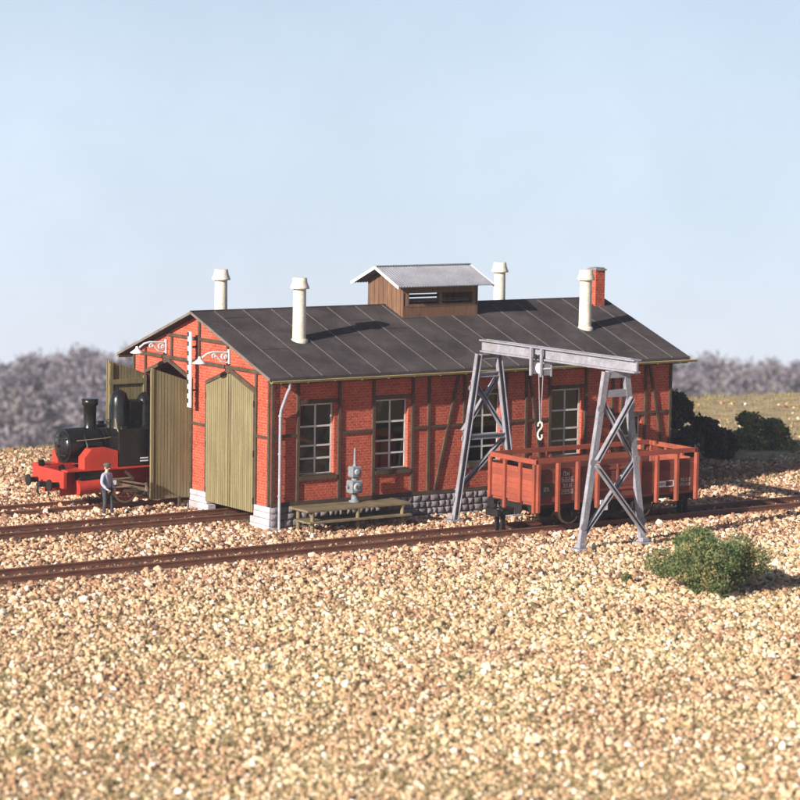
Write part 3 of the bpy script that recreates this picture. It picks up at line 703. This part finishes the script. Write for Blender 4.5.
# ------------------------------------------------------------------ gantry crane
GX, GYN, GYF = 8.77, -9.7, -1.78
gc = thing('gantry_crane', 'tall grey steel gantry crane with two A frames straddling the goods wagon', 'gantry crane', (GX, -5.7, 0))
def chan(m, p, q, w=.2, t=.035, sgn=1):                     # C section: web facing -Y, flanges behind
    p = Vector(p); q = Vector(q); d = (q-p).normalized(); a = V(0, 1, 0); a = (a - d*a.dot(d)).normalized(); c = d.cross(a)
    m.beam(p, q, t, w, a); 
    for e in (-1, 1): m.beam(p + c*(e*(w/2-t/2)) + a*sgn*(t*.5+.07), q + c*(e*(w/2-t/2)) + a*sgn*(t*.5+.07), .14, t, a)
def aframe(yl, brace):
    top, zt_ = .47, 6.52
    lx = lambda s_, z: s_*(1.48 - (1.48-top)*z/zt_)
    for s_ in (-1, 1):
        m = M(); chan(m, (lx(s_, .12), yl, .12), (lx(s_, zt_), yl, zt_), .24, .035, 1 if brace == 'near' else -1); lg = P(m, 'leg', 'steel', gc)
        m = M(); m.box(lx(s_, 0)-.3, yl-.24, -.12, lx(s_, 0)+.3, yl+.3, .13); m.box(lx(s_, 0)-.17, yl-.1, .13, lx(s_, 0)+.17, yl+.18, .3); m.build('foot', 'steel', lg, bev=.03)
        m = M()
        for z in (5.2, 3.25, .9): m.cyl((lx(s_, z)+s_*.06, yl-.035, z), (lx(s_, z)+s_*.06, yl+.02, z), .14, n=12)
        m.build('gusset_plate', 'steel', lg)
    for z in ((6.42, 5.72) if brace == 'near' else (6.42, 5.72, 3.3)):
        m = M(); chan(m, (lx(-1, z)+.08, yl+.02, z), (lx(1, z)-.08, yl+.02, z), .26 if brace == 'near' else .2, .035, 1 if brace == 'near' else -1); P(m, 'crossbar', 'steel', gc)
    def br(z0, s0, z1, s1, dy):
        m = M(); chan(m, (lx(s0, z0), yl+dy, z0), (lx(s1, z1), yl+dy, z1), .16, .03, -1); P(m, 'diagonal_brace', 'steel', gc)
    if brace == 'near':
        br(5.5, -1, 3.25, 1, .16); br(5.55, 1, 3.3, -1, -.1); br(3.15, -1, .45, 1, -.1); br(3.2, 1, .5, -1, .16)
    else:
        br(5.5, -1, 3.5, 1, .16); br(5.5, 1, 3.5, -1, .32); br(3.2, 1, 1.2, -1, .16)
aframe(GYN+5.7, 'near'); aframe(GYF+5.7, 'far')
y0, y1 = -10.85+5.7, -1.45+5.7; z0, z1 = 6.55, 7.05
P(M().box(-.19, y0, z1-.06, .19, y1, z1).box(-.05, y0+.001, z0+.07, .05, y1-.001, z1-.061).box(-.15, y0, z0, .15, y1, z0+.069)
  .box(-.06, y0+.3, z1+.0, .06, y1-.3, z1+.03), 'beam', 'steel', gc, bev=.01)
ty_ = -5.2+5.7
tr = P(M().box(-.26, ty_-.34, 5.95, -.2, ty_-.22, 7.0).box(-.26, ty_+.3, 5.95, -.2, ty_+.42, 7.0).box(.2, ty_-.34, 5.95, .26, ty_-.22, 7.0).box(.2, ty_+.3, 5.95, .26, ty_+.42, 7.0)
  .box(-.199, ty_-.32, 6.0, .199, ty_-.24, 6.45).box(-.199, ty_+.32, 6.0, .199, ty_+.4, 6.45), 'trolley', 'steel', gc)
M().cyl((-.1, ty_+.04, 6.25), (.1, ty_+.04, 6.25), .2, n=18).cyl((-.2, ty_-.3, 6.25), (.2, ty_-.3, 6.25), .04).build('pulley', 'white', tr)
m = M()
for yy in (ty_-.13, ty_+.13):
    for xx in (-.2, .2): m.cyl((xx-.03, yy, 6.68), (xx+.03, yy, 6.68), .1, n=12)
m.build('trolley_wheel', 'dark', tr)
hk = P(M().tube([(0, ty_-.12, 6.2), (0, ty_-.03, 4.15)], .018, 6).tube([(0, ty_+.16, 6.2), (0, ty_+.03, 4.15)], .018, 6), 'cable', 'steel', gc)
sp = [(0.0, .32), (.10, .30), (.13, .2), (.08, .1), (-.04, .02), (-.12, -.08), (-.13, -.2), (-.05, -.3), (.07, -.31), (.14, -.22), (.12, -.12)]
pts_ = [(0, ty_ - a*1.0, 3.86 + b_*1.05) for a, b_ in [(-.12, .16), (-.10, .27)] + sp]
m = M(); m.tube(pts_, .042, 8); P(m, 'hook', 'hook', gc)

# ------------------------------------------------------------------ goods wagon
WX0, WX1 = 8.02, 15.92; WL = WX1-WX0; WH = 1.42
wg = thing('goods_wagon', 'red brown open plank sided goods wagon standing under the gantry crane', 'goods wagon', (WX0, -4.55, .2))
def wz(z): return z - .2
def side(yo, sg):
    m = M(); zb, zt_ = wz(1.22), wz(2.5); n_ = 6; h = (zt_-zb)/n_
    for i in range(n_): m.box(.06, yo-sg*.0, zb+i*h+.006, WL-.06, yo-sg*.05, zb+(i+1)*h-.006, 0)
    m.box(.07, yo-sg*.012, zb, WL-.07, yo-sg*.04, zt_, 1)
    return P(m, 'side_wall', ['wagon_side', 'wagon_groove'], wg)
PX = (.05, .99, 1.94, 2.9, 4.95, 5.85, 6.85, WL-.05)
for sg in (-1, 1):
    yo = sg*WH; s_ = side(yo, sg)
    M().box(.0, yo+sg*.03, wz(2.72), WL, yo-sg*.06, wz(2.9)).build('top_rail', 'wagon', s_)
    for x in PX: M().box(x-.055, yo+sg*.002, wz(.88), x+.055, yo+sg*.17, wz(2.715)).build('stanchion', 'wagon', s_)
    m = M(); m.box(2.96, yo+sg*.004, wz(1.5), 4.89, yo+sg*.03, wz(1.6)).box(2.96, yo+sg*.004, wz(2.3), 4.89, yo+sg*.03, wz(2.4))
    m.box(3.9, yo+sg*.004, wz(1.25), 3.98, yo+sg*.045, wz(2.49)); m.build('side_door', 'wagon', s_)
for e, xo in ((-1, 0), (1, WL)):
    m = M(); zb, zt_ = wz(1.22), wz(2.5); h = (zt_-zb)/6
    for i in range(6): m.box(xo, -WH+.062, zb+i*h+.004, xo-e*.05, WH-.062, zb+(i+1)*h-.004)
    m.box(xo-e*.01, -WH+.07, zb, xo-e*.04, WH-.07, zt_, 1)
    en = P(m, 'end_wall', ['wagon', 'wagon_groove'], wg)
    M().box(xo+e*.03, -WH-.03, wz(2.7), xo-e*.06, WH+.03, wz(2.88)).build('top_rail', 'wagon', en)
    for y in (-WH+.03, -.52, .45, WH-.03): M().box(xo+e*.002, y-.07, wz(.85), xo+e*.1, y+.07, wz(2.695)).build('stanchion', 'wagon', en)
P(M().box(.06, -WH+.07, wz(1.12), WL-.06, WH-.07, wz(1.215)), 'floor', 'wagon', wg)
m = M(); m.box(.02, -1.1, wz(.95), WL-.02, -1.0, wz(1.118)).box(.02, 1.0, wz(.95), WL-.02, 1.1, wz(1.118)).box(.0, -1.25, wz(.9), .12, 1.25, wz(1.117)).box(WL-.12, -1.25, wz(.9), WL, 1.25, wz(1.117))
P(m, 'underframe', 'dark', wg)
m = M(); m.beam((1.9, -1.05, wz(.95)), (3.1, -1.05, wz(.45)), .05, .06).beam((3.1, -1.05, wz(.45)), (4.7, -1.05, wz(.45)), .05, .06).beam((4.7, -1.05, wz(.45)), (5.9, -1.05, wz(.95)), .05, .06)
m.box(3.2, -.6, wz(.45), 4.6, .6, wz(.9)); P(m, 'brake_gear', 'dark', wg)
WHX = (2.12, 5.72)
def wheel(parent, x, y, r, mt='tyre', hub='dark', spokes=0, sgn=-1):
    m = M()
    if spokes:
        m.lathe((x, y, r), [(r*.8, -.05), (r*.99, -.05), (r*.99, .05), (r*.8, .05)], 32, axis='Y'); 
        m = M(); vs = []; n = 32
        for rr, yy in ((r*.82, -.06), (r*.82, .06), (r, .06), (r, -.06)):
            for i in range(n): t = 2*PI*i/n; vs.append((x+rr*math.cos(t), y+yy, r+rr*math.sin(t)))
        m.add(vs, [(k*n+i, k*n+(i+1)%n, ((k+1)%4)*n+(i+1)%n, ((k+1)%4)*n+i) for k in range(4) for i in range(n)], 0)
    else: m.lathe((x, y, r), [(r*.84, -.05), (r, -.05), (r, .06), (r*.84, .06)], 32, axis='Y')
    w = P(m, 'wheel', mt, parent)
    m = M()
    if spokes:
        for i in range(spokes): t = 2*PI*i/spokes; m.beam((x, y, r), (x+r*.84*math.cos(t), y, r+r*.84*math.sin(t)), .05, .06)
        m.cyl((x, y-.08, r), (x, y+.08, r), r*.2, n=14)
    else: m.cyl((x, y-.055, r), (x, y+.065, r), r*.85, r*.85, 24); m.cyl((x, y-.14, r), (x, y+.1, r), .1, n=12)
    m.build('wheel_centre', hub, w)
    return w
for x in WHX:
    for sg in (-1, 1): wheel(wg, x, sg*.74, .5)
    P(M().cyl((x, -.95, .5), (x, .95, .5), .07, n=10), 'axle', 'dark', wg)
    for sg in (-1, 1):
        m = M(); m.box(x-.16, sg*.98, .36, x+.16, sg*1.16, .66).box(x-.55, sg*1.02, .7, x+.55, sg*1.1, .76).box(x-.4, sg*1.02, .64, x+.4, sg*1.1, .7).beam((x-.25, sg*1.05, .3), (x-.45, sg*1.05, .75), .04, .05).beam((x+.25, sg*1.05, .3), (x+.45, sg*1.05, .75), .04, .05)
        P(m, 'axle_box', 'dark', wg)
for e, xo in ((-1, 0), (1, WL)):
    for y in (-.88, .88):
        bf = P(M().cyl((xo, y, .83), (xo+e*.38, y, .83), .09, .07, 12), 'buffer', 'dark', wg)
        M().lathe((xo+e*.38, y, .83), [(.2, -.02), (.22, 0), (.2, .03*1), (.1, .05)], 16, axis='X').build('buffer_head', 'dark', bf)
    m = M(); m.box(xo, -.12, .45, xo+e*.55, .12, .7).box(xo+e*.35, -.35, .5, xo+e*.95, .35, .58).box(xo+e*.85, -.38, .45, xo+e*.98, .38, .72)
    m.box(xo+e*.5, -.24, -.15, xo+e*.66, -.12, .5).box(xo+e*.5, .12, -.15, xo+e*.66, .24, .5).tube([(xo+e*.55, 0, .7), (xo+e*.7, 0, .95), (xo+e*.62, 0, .98)], .035, 6)
    P(m, 'coupling', 'dark', wg)
# marks on the near side
ys = -WH-.006
GLY = {'0': '757575757'[:0]}
GLY = {'0': (7,5,5,5,7), '1': (2,6,2,2,7), '2': (7,1,7,4,7), '3': (7,1,3,1,7), '5': (7,4,7,1,7), '6': (7,4,7,5,7), '8': (7,5,7,5,7), 'E': (7,4,6,4,7), 'A': (2,5,7,5,5), 'O': (7,5,5,5,7), 'm': (0,5,7,7,5)}
def strokes(m, x, z, w, h, txt, y, e=.004):
    """small stencilled characters of square dabs on the face y, read from -Y"""
    cw = w/len(txt); px = cw*.27; pz = h/5
    for i, ch in enumerate(txt):
        for rr, bits in enumerate(GLY[ch]):
            for b_ in range(3):
                if bits & (4 >> b_):
                    a = x + i*cw + b_*px; t_ = z + h - rr*pz
                    m.box(a, y, t_-pz*.96, a+px*.97, y-e, t_)
m = M(); strokes(m, 1.30, wz(2.20), .34, .17, 'Om', ys); strokes(m, 1.22, wz(1.95), .6, .2, '5026', ys); strokes(m, 1.28, wz(1.74), .46, .16, '318', ys)
strokes(m, 1.22, wz(1.50), .6, .18, '2050', ys)
P(m, 'stencilled_lettering', 'stencil', wg)
pb = P(M().box(.2, ys+.002, wz(1.48), .82, ys-.02, wz(1.96)), 'black_panel', 'black', wg)
m = M(); strokes(m, .36, wz(1.66), .3, .16, '21', ys-.02); m.build('panel_lettering', 'stencil', pb)
lb = P(M().box(6.0, ys+.002, wz(1.44), 6.36, ys-.014, wz(1.68)), 'label_plate', 'white', wg)
m = M(); m.box(6.36, ys, wz(1.655), 6.78, ys-.012, wz(1.68)).box(6.36, ys, wz(1.44), 6.78, ys-.012, wz(1.465)).box(6.755, ys, wz(1.465), 6.78, ys-.012, wz(1.655)); m.build('plate_outline', 'white', lb)
m = M(); strokes(m, 6.04, wz(1.51), .28, .10, '1023', ys-.014, .003); m.build('plate_lettering', 'black_mark', lb)
m = M(); strokes(m, 7.1, wz(1.6), .56, .13, '3E23', ys); strokes(m, 7.1, wz(1.42), .56, .13, '2EA2', ys); P(m, 'stencilled_lettering', 'stencil', wg)
m = M(); m.box(2.98, ys-.2, wz(.78), 3.34, ys-.17, wz(1.18)).box(3.1, ys-.17, wz(1.0), 3.2, ys+.3, wz(1.05)); P(m, 'label_holder', 'white', wg)
m = M(); m.cyl((3.35, ys, wz(1.95)), (3.35, ys-.02, wz(1.95)), .09, n=14); P(m, 'round_plate', 'gutter', wg)

# ------------------------------------------------------------------ steam locomotive
lc = thing('steam_locomotive', 'black tank steam locomotive with red running plate standing at the open shed door', 'steam locomotive', (-5.5, 7.65, .35))
Lz = lambda z: z - .35
P(M().cyl((1.0, 0, 2.3), (6.3, 0, 2.3), .62, n=28), 'boiler', 'black', lc)
sb = P(M().cyl((.75, 0, 2.3), (2.15, 0, 2.3), .68, n=28), 'smokebox', 'black', lc)
M().lathe((.75, 0, 2.3), [(.58, .0), (.56, -.05), (.3, -.12), (.05, -.15)], 24, axis='X').build('smokebox_door', 'black', sb)
P(M().lathe((1.95, 0, 2.85), [(.32, 0), (.27, .12), (.24, .3), (.26, .95), (.32, 1.0), (.33, 1.22), (.27, 1.24)], 20), 'chimney', 'black', lc)
P(M().lathe((3.25, 0, 2.8), [(.45, 0), (.41, .15), (.39, .9), (.36, 1.2), (.27, 1.45), (.12, 1.56), (.02, 1.58)], 22), 'steam_dome', 'black', lc)
P(M().lathe((4.4, 0, 2.8), [(.42, 0), (.38, .12), (.37, .85), (.34, 1.1), (.24, 1.32), (.1, 1.42), (.02, 1.44)], 22), 'sand_dome', 'black', lc)
P(M().box(3.55, -.3, 2.75, 4.15, .3, 3.95), 'dome_shade_block', 'black', lc, bev=.06)  # added black block standing in for the shade between the domes
for sg in (-1, 1):
    tk = P(M().box(2.5, sg*.62, Lz(1.86), 6.2, sg*1.34, Lz(3.32)), 'side_tank', 'black', lc, bev=.04)
    m = M(); yy = sg*1.342
    for z in (Lz(2.02), Lz(2.13)): m.box(3.45, yy, z, 3.82, yy+sg*.006, z+.05)
    m.box(4.05, yy, Lz(2.0), 4.3, yy+sg*.006, Lz(2.03)); m.build('tank_lettering', 'white', tk)
    m = M(); m.cyl((2.9, sg*1.0, Lz(3.32)), (2.9, sg*1.0, Lz(3.42)), .2, n=14); m.build('filler_cap', 'black', tk)
    P(M().tube([(2.42, sg*1.2, Lz(3.75)), (2.46, sg*1.25, Lz(3.4)), (2.6, sg*1.3, Lz(3.05))], .03, 8), 'handrail', 'rod', lc)
    P(M().box(.2, sg*.75, Lz(1.80), 9.0, sg*1.46, Lz(1.855)), 'running_plate', 'locored', lc)
    P(M().prism([(1.0, Lz(1.857)), (2.46, Lz(1.857)), (2.46, Lz(2.5)), (2.1, Lz(2.62)), (1.3, Lz(2.62)), (1.0, Lz(2.3))], 'Y', sg*1.35 if sg < 0 else .85, -.85 if sg < 0 else 1.35), 'splasher', 'locored', lc)
    cy = P(M().cyl((.75, sg*1.18, .78), (1.75, sg*1.18, .84), .30, n=20), 'cylinder', 'locored', lc)
    M().box(.8, sg*.95, 1.1, 1.7, sg*1.35, 1.42).build('valve_chest', 'black', cy)
P(M().box(.3, -.75, .45, 8.9, -.6, 1.44).box(.3, .6, .45, 8.9, .75, 1.44), 'frame_plate', 'locored', lc)
P(M().box(6.2, -1.34, Lz(1.86), 8.4, 1.34, Lz(2.9)).box(6.2, -1.34, Lz(2.9), 6.28, 1.34, Lz(3.8)).box(6.3, -1.34, Lz(2.9), 6.5, -1.28, Lz(3.8)).box(6.3, 1.28, Lz(2.9), 6.5, 1.34, Lz(3.8)).box(8.2, -1.34, Lz(2.9), 8.4, 1.34, Lz(3.8)), 'cab', 'black', lc)
m = M(); m.prism([(-1.45, 3.42), (1.45, 3.42), (1.3, 3.62), (.7, 3.78), (0, 3.84), (-.7, 3.78), (-1.3, 3.62)], 'X', 6.05, 8.55); P(m, 'cab_roof', 'black', lc)
P(M().box(.12, -1.3, Lz(1.15), .25, 1.3, Lz(1.8)), 'buffer_beam', 'locored', lc)
for y in (-.88, .88):
    bf = P(M().cyl((.12, y, .92), (-.25, y, .92), .1, n=12), 'buffer', 'dark', lc); M().cyl((-.25, y, .92), (-.31, y, .92), .22, n=18).build('buffer_head', 'dark', bf)
    hl = P(M().cyl((.35, y*.95, 1.55), (.2, y*.95, 1.55), .14, n=14), 'headlamp', 'black', lc); M().cyl((.2, y*.95, 1.55), (.19, y*.95, 1.55), .11, n=14).build('lens', 'glass', hl)
LR = .52
for x in (2.3, 2.5, 5.0, 5.9): P(M().cyl((x, 0, 2.3), (x+.04, 0, 2.3), .632, n=28), 'boiler_band', 'dark', lc)
for sg in (-1, 1):
    P(M().tube([(1.0, sg*.72, 2.55), (2.2, sg*.70, 2.58), (2.6, sg*.66, 2.62), (6.2, sg*.66, 2.62)], .022, 6), 'boiler_handrail', 'rod', lc)
    P(M().tube([(1.45, sg*.5, 2.72), (1.42, sg*.80, 2.4), (1.4, sg*.92, 1.9), (1.38, sg*1.0, 1.5)], .06, 8), 'steam_pipe', 'black', lc)
    m = M()
    for q in range(19):
        x = 2.56 + q*.195
        for z in (Lz(1.92), Lz(3.26)): m.cyl((x, sg*1.34, z), (x, sg*1.352, z), .016, n=6)
    for q in range(7):
        for x in (2.56, 4.6): m.cyl((x, sg*1.34, Lz(1.92)+q*.22), (x, sg*1.352, Lz(1.92)+q*.22), .016, n=6)
    P(m, 'rivet_row', 'black', lc)
m = M(); m.box(.60, -.05, 1.85, .64, .05, 2.75)
for z in (1.95, 2.6): m.box(.62, -.5, z-.03, .66, .3, z+.03)
m.cyl((.6, 0, 2.3), (.5, 0, 2.3), .05, n=10).tube([(.52, 0, 2.3), (.52, .15, 2.42)], .015, 6)
P(m, 'door_strap', 'dark', lc)
P(M().lathe((2.75, .0, 2.88), [(.12, 0), (.07, .05), (.06, .25), (.09, .3), (.02, .36)], 12), 'bell', 'rod', lc)
P(M().box(.0, -.09, .75, -.28, .09, .95).tube([(-.2, 0, .85), (-.32, 0, .75), (-.3, 0, .5), (-.2, 0, .45)], .035, 8), 'coupling', 'dark', lc)
for sg in (-1, 1): P(M().tube([(.12, sg*.45, .95), (-.1, sg*.47, .8), (-.12, sg*.47, .45)], .03, 8), 'brake_hose', 'dark', lc)
for x in (3.05, 4.5, 5.95):
    for sg in (-1, 1): wheel(lc, x, sg*.83, LR, 'tyre', 'locored', 10)
for sg in (-1, 1):
    yy = sg*1.02; pin = (3.79, .3)
    P(M().beam((2.86, yy, .50), (5.76, yy, .50), .05, .12), 'coupling_rod', 'rod', lc)
    P(M().beam((2.35, yy+sg*.1, .88), (3.86, yy+sg*.1, .50), .05, .13), 'connecting_rod', 'rod', lc)
    P(M().box(2.2, yy+sg*.02, .78, 2.5, yy+sg*.2, 1.0), 'crosshead', 'white', lc, bev=.03)
    P(M().cyl((1.7, sg*1.18, .85), (2.3, sg*1.18, .88), .035, n=8).box(1.75, sg*1.12, 1.02, 3.1, sg*1.24, 1.07).box(1.75, sg*1.12, .68, 3.1, sg*1.24, .73), 'slide_bar', 'rod', lc)
    P(M().beam((2.45, yy+sg*.14, 1.0), (3.8, yy+sg*.16, .72), .04, .07).beam((3.8, yy+sg*.16, .78), (3.88, yy+sg*.16, .45), .05, .09).beam((2.9, yy+sg*.08, 1.3), (3.3, yy+sg*.08, .95), .04, .1), 'valve_gear', 'rod', lc)

# ------------------------------------------------------------------ person
pe = thing('person', 'person in blue work jacket and flat cap standing on the gravel beside the locomotive', 'person', (-4.12, 5.22, .13), math.radians(200))
pe.scale = (1.1, 1.1, 1.1)
def skin_mesh(name, verts, edges, radii, mat, parent, sub=2, root=0, loc=(0, 0, 0)):
    me = bpy.data.meshes.new(name); me.from_pydata(verts, edges, []); me.update()
    o = bpy.data.objects.new(name, me); COL.objects.link(o); o.parent = parent; o.location = loc
    md = o.modifiers.new('skin', 'SKIN'); md.use_smooth_shade = True
    if not me.skin_vertices: 
        bpy.context.view_layer.objects.active = o
    lay = me.skin_vertices[0] if me.skin_vertices else None
    if lay is None:
        # the layer is made through a bmesh custom layer
        import bmesh
        bm = bmesh.new(); bm.from_mesh(me); sk = bm.verts.layers.skin.verify()
        bm.verts.ensure_lookup_table()
        for v, r in zip(bm.verts, radii): v[sk].radius = r if isinstance(r, tuple) else (r, r)
        bm.verts[root][sk].use_root = True; bm.to_mesh(me); bm.free()
    else:
        for v, r in zip(lay.data, radii): v.radius = r if isinstance(r, tuple) else (r, r)
        lay.data[root].use_root = True
    s_ = o.modifiers.new('sub', 'SUBSURF'); s_.levels = sub; s_.render_levels = sub
    me.materials.append(MT[mat]); return o
k = 1.05
J = [(0,0,.95),(0,0,1.12),(0,0,1.32),(0,0,1.45),(0,.01,1.53),(0,.02,1.62),(0,.02,1.70),
     (.10,0,.90),(.11,.03,.50),(.12,-.02,.10),(.12,.10,.04),
     (-.10,0,.90),(-.13,.10,.50),(-.14,.12,.10),(-.14,.24,.04),
     (.20,0,1.40),(.27,.02,1.14),(.22,.2,.96),(.19,.27,.93),
     (-.20,0,1.40),(-.28,-.04,1.13),(-.30,.06,.90),(-.30,.09,.83)]
E_ = [(0,1),(1,2),(2,3),(3,4),(4,5),(5,6),(0,7),(7,8),(8,9),(9,10),(0,11),(11,12),(12,13),(13,14),(3,15),(15,16),(16,17),(17,18),(3,19),(19,20),(20,21),(21,22)]
RR = [(.15,.11),(.14,.10),(.17,.115),(.10,.08),.055,.09,.075,.088,.06,.042,.04,.088,.06,.042,.04,.06,.048,.036,.03,.06,.048,.036,.03]
J = [(a*k, b_*k, c_*k) for a, b_, c_ in J]
skin_mesh('body', J, E_, RR, 'skin', pe)
def sub_skel(name, idx, mat, grow, **kw):
    mp = {j: i for i, j in enumerate(idx)}
    skin_mesh(name, [J[j] for j in idx], [(mp[a], mp[b_]) for a, b_ in E_ if a in mp and b_ in mp],
        [tuple(x*1.0 + grow for x in (RR[j] if isinstance(RR[j], tuple) else (RR[j], RR[j]))) for j in idx], mat, pe, **kw)
sub_skel('jacket', [1, 0, 2, 3, 15, 16, 17, 19, 20, 21], 'cloth', .018)
sub_skel('trousers', [0, 7, 8, 9, 11, 12, 13], 'cloth_dark', .016)
m = M(); m.ell((0, .10*k, 1.63*k), (.02, .03, .025), 8, 6)
P(m, 'nose', 'skin', pe)
for s_ in (-1, 1):
    P(M().ell((s_*.035, .102*k, 1.665*k), (.012, .008, .008), 8, 6), 'eye', 'black_mark', pe)
    P(M().ell((s_*.098, .01, 1.64*k), (.015, .028, .035), 8, 6), 'ear', 'skin', pe)
    m = M(); x_, y_ = (.12, .10) if s_ > 0 else (-.14, .24)
    m.ell((x_*k, (y_-.06)*k, .045), (.055, .14, .05), 12, 8); P(m, 'boot', 'black_mark', pe)
P(M().lathe((0, .015, 1.715*k), [(.105, 0), (.125, .03), (.13, .06), (.09, .09), (.01, .1)], 18).ell((0, .12, 1.72*k), (.09, .08, .012), 14, 6), 'cap', 'cap', pe)
P(M().lathe((0, .005, 1.67*k), [(.098, -.05), (.104, 0), (.104, .045)], 16), 'hair', 'bark', pe)
for s_, (hx, hy, hz) in ((1, J[18]), (-1, J[22])):
    for q in range(4):
        a = (q-1.5)*.02; ln_ = (.06, .072, .075, .062)[q]
        m = M(); m.tube([(hx+a, hy, hz), (hx+a, hy+.015*s_+.02, hz-ln_*.6), (hx+a, hy+.01, hz-ln_)], [.011, .010, .007], 6); P(m, 'finger', 'skin', pe)
    m = M(); m.tube([(hx-.02*s_, hy+.01, hz+.01), (hx-.05*s_, hy+.03, hz-.02), (hx-.052*s_, hy+.035, hz-.045)], [.013, .011, .008], 6); P(m, 'thumb', 'skin', pe)

# ------------------------------------------------------------------ bushes and trees
def leaf_cloud(lobes, nleaf, size, aspect=1.4, shell=.55):
    vs = []; fs = []
    w = np.array([l[3]*l[4]*l[5] for l in lobes])**(2/3); w /= w.sum()
    cnt = rng.multinomial(nleaf, w)
    for l, c_ in zip(lobes, cnt):
        d = rng.normal(size=(c_, 3)); d /= np.linalg.norm(d, axis=1)[:, None]
        rr = (shell + (1-shell)*rng.random(c_)**.6) * (1 + .12*rng.normal(size=c_))
        rr = rr + (rng.random(c_) < .08)*.3*rng.random(c_)
        p = np.array(l[:3]) + d*rr[:, None]*np.array(l[3:6])
        a = rng.normal(size=(c_, 3)); a /= np.linalg.norm(a, axis=1)[:, None]
        b_ = np.cross(a, rng.normal(size=(c_, 3))); b_ /= np.linalg.norm(b_, axis=1)[:, None]
        sz = size*rng.uniform(.45, 1.6, c_)[:, None]
        quad = np.stack([p - a*sz*aspect*.5, p + b_*sz*.4, p + a*sz*aspect*.5, p - b_*sz*.4], 1)
        o = len(vs); vs += quad.reshape(-1, 3).tolist(); fs += [(o+4*i, o+4*i+1, o+4*i+2, o+4*i+3) for i in range(c_)]
    return vs, fs
def fast_mesh(name, vs, fs, mat, parent=None, loc=(0, 0, 0)):
    me = bpy.data.meshes.new(name); me.from_pydata(vs, [], fs); me.materials.append(MT[mat]); me.update()
    o = bpy.data.objects.new(name, me); COL.objects.link(o); o.parent = parent; o.location = loc; return o
def bush(name, label, loc, rx, ry, h, nl, nleaf, size, mat, seed, group=None, cat='bush'):
    r = random.Random(seed); t = thing(name, label, cat, loc, 0, group); lobes = []
    for i in range(nl):
        a = r.uniform(0, 6.28); q = math.sqrt(r.random()); z = r.uniform(.15, .85)
        f = math.sqrt(max(1 - (z*1.0)**2.2, .1)); x, y = rx*q*f*math.cos(a)*.85, ry*q*f*math.sin(a)*.85
        s_ = r.uniform(.12, .27)*min(rx, h)
        lobes.append((x, y, z*h*.92, s_*1.15, s_*1.15, s_*.9))
    vs, fs = leaf_cloud(lobes, nleaf, size, shell=.5); fast_mesh('foliage', vs, fs, mat, t)
    m = M()
    for l in lobes:
        m.tube([(l[0]*.1, l[1]*.1, -.1), (l[0]*.5, l[1]*.5, l[2]*.45), (l[0], l[1], l[2])], [.045*h/2+.01, .03*h/2+.005, .01], 5)
    m.build('stem', 'bark', t); return t
bush('bush', 'large olive and bright green bush in the gravel at the front right', (5.75, -18.3, 0), 2.15, 2.0, 2.3, 46, 42000, .055, 'leaf', 3)
bush('bush', 'small green plant growing in gravel to the left of the large front bush', (4.4, -15.8, 0), .32, .3, .4, 8, 900, .05, 'leaf', 5)
bush('evergreen_shrub', 'tall dark evergreen shrub right behind the far corner of the shed', (26.0, 7.6, 0), 1.5, 1.5, 3.9, 34, 14000, .13, 'dark_leaf', 11, cat='shrub', group='shrubs behind the shed')
bush('evergreen_shrub', 'lower dark shrub on the field to the right of the tall evergreen shrub', (28.6, 7.6, 0), 1.5, 1.5, 2.7, 24, 9000, .13, 'dark_leaf', 12, cat='shrub', group='shrubs behind the shed')
bush('evergreen_shrub', 'mossy brown green shrub farthest right behind the railway track', (33.5, 9.5, 0), 1.9, 1.7, 2.0, 22, 7000, .12, 'leaf', 17, cat='shrub', group='shrubs behind the shed')
# far wood: a mass of bare trees on the opposite slope
vs = []; fs = []
for i in range(760):
    s_ = random.uniform(330, 520); l_ = random.uniform(-1, 1)*(s_*.16 + 40)
    if i < 260: s_ = random.uniform(470, 520)
    x, y = ground_at(s_, l_); z = height(x, y); h = random.uniform(4.5, 8.5)*(1.2 if random.random() < .1 else 1); w = h*random.uniform(.34, .6)
    lobes = [(x, y, z+h*.62, w, w, h*.40), (x+random.uniform(-1, 1)*w*.5, y+random.uniform(-1, 1)*w*.5, z+h*.45, w*.8, w*.8, h*.3)]
    a, b_ = leaf_cloud(lobes, 420, .5, 2.2, .1); o = len(vs); vs += a; fs += [tuple(q+o for q in f) for f in b_]
    o = len(vs); vs += [(x-.15, y, z-1), (x+.15, y, z-1), (x+.1, y, z+h*.6), (x-.1, y, z+h*.6)]; fs.append((o, o+1, o+2, o+3))
wd = fast_mesh('distant_wood', vs, fs, 'twig'); wd['kind'] = 'stuff'; tag(wd, 'hazy mauve brown wood of bare trees on the far hillside behind the shed', 'wood')

# ------------------------------------------------------------------ haze
hz = M(); hx = []
m_, nt, b = new_mat('haze'); nt.nodes.remove(b); pv = nt.nodes.new('ShaderNodeVolumePrincipled')
pv.inputs['Color'].default_value = (.80, .80, .95, 1); pv.inputs['Density'].default_value = .00032; pv.inputs['Anisotropy'].default_value = .1
nt.links.new(pv.outputs[0], nt.nodes['Material Output'].inputs['Volume']); MT['haze'] = m_
zlo = min(v[2] for v in vs0) - 1 if (vs0 := [tuple(v.co) for v in go.data.vertices]) else -400
hb = M(); c0 = [ground_at(-75, -450), ground_at(-75, 450), ground_at(760, 450), ground_at(760, -450)]
hb.prism(c0, 'Z', zlo, 44)
ho = hb.build('haze', 'haze'); ho['kind'] = 'stuff'; tag(ho, 'thin pale mauve haze in the air over the whole scene', 'haze')
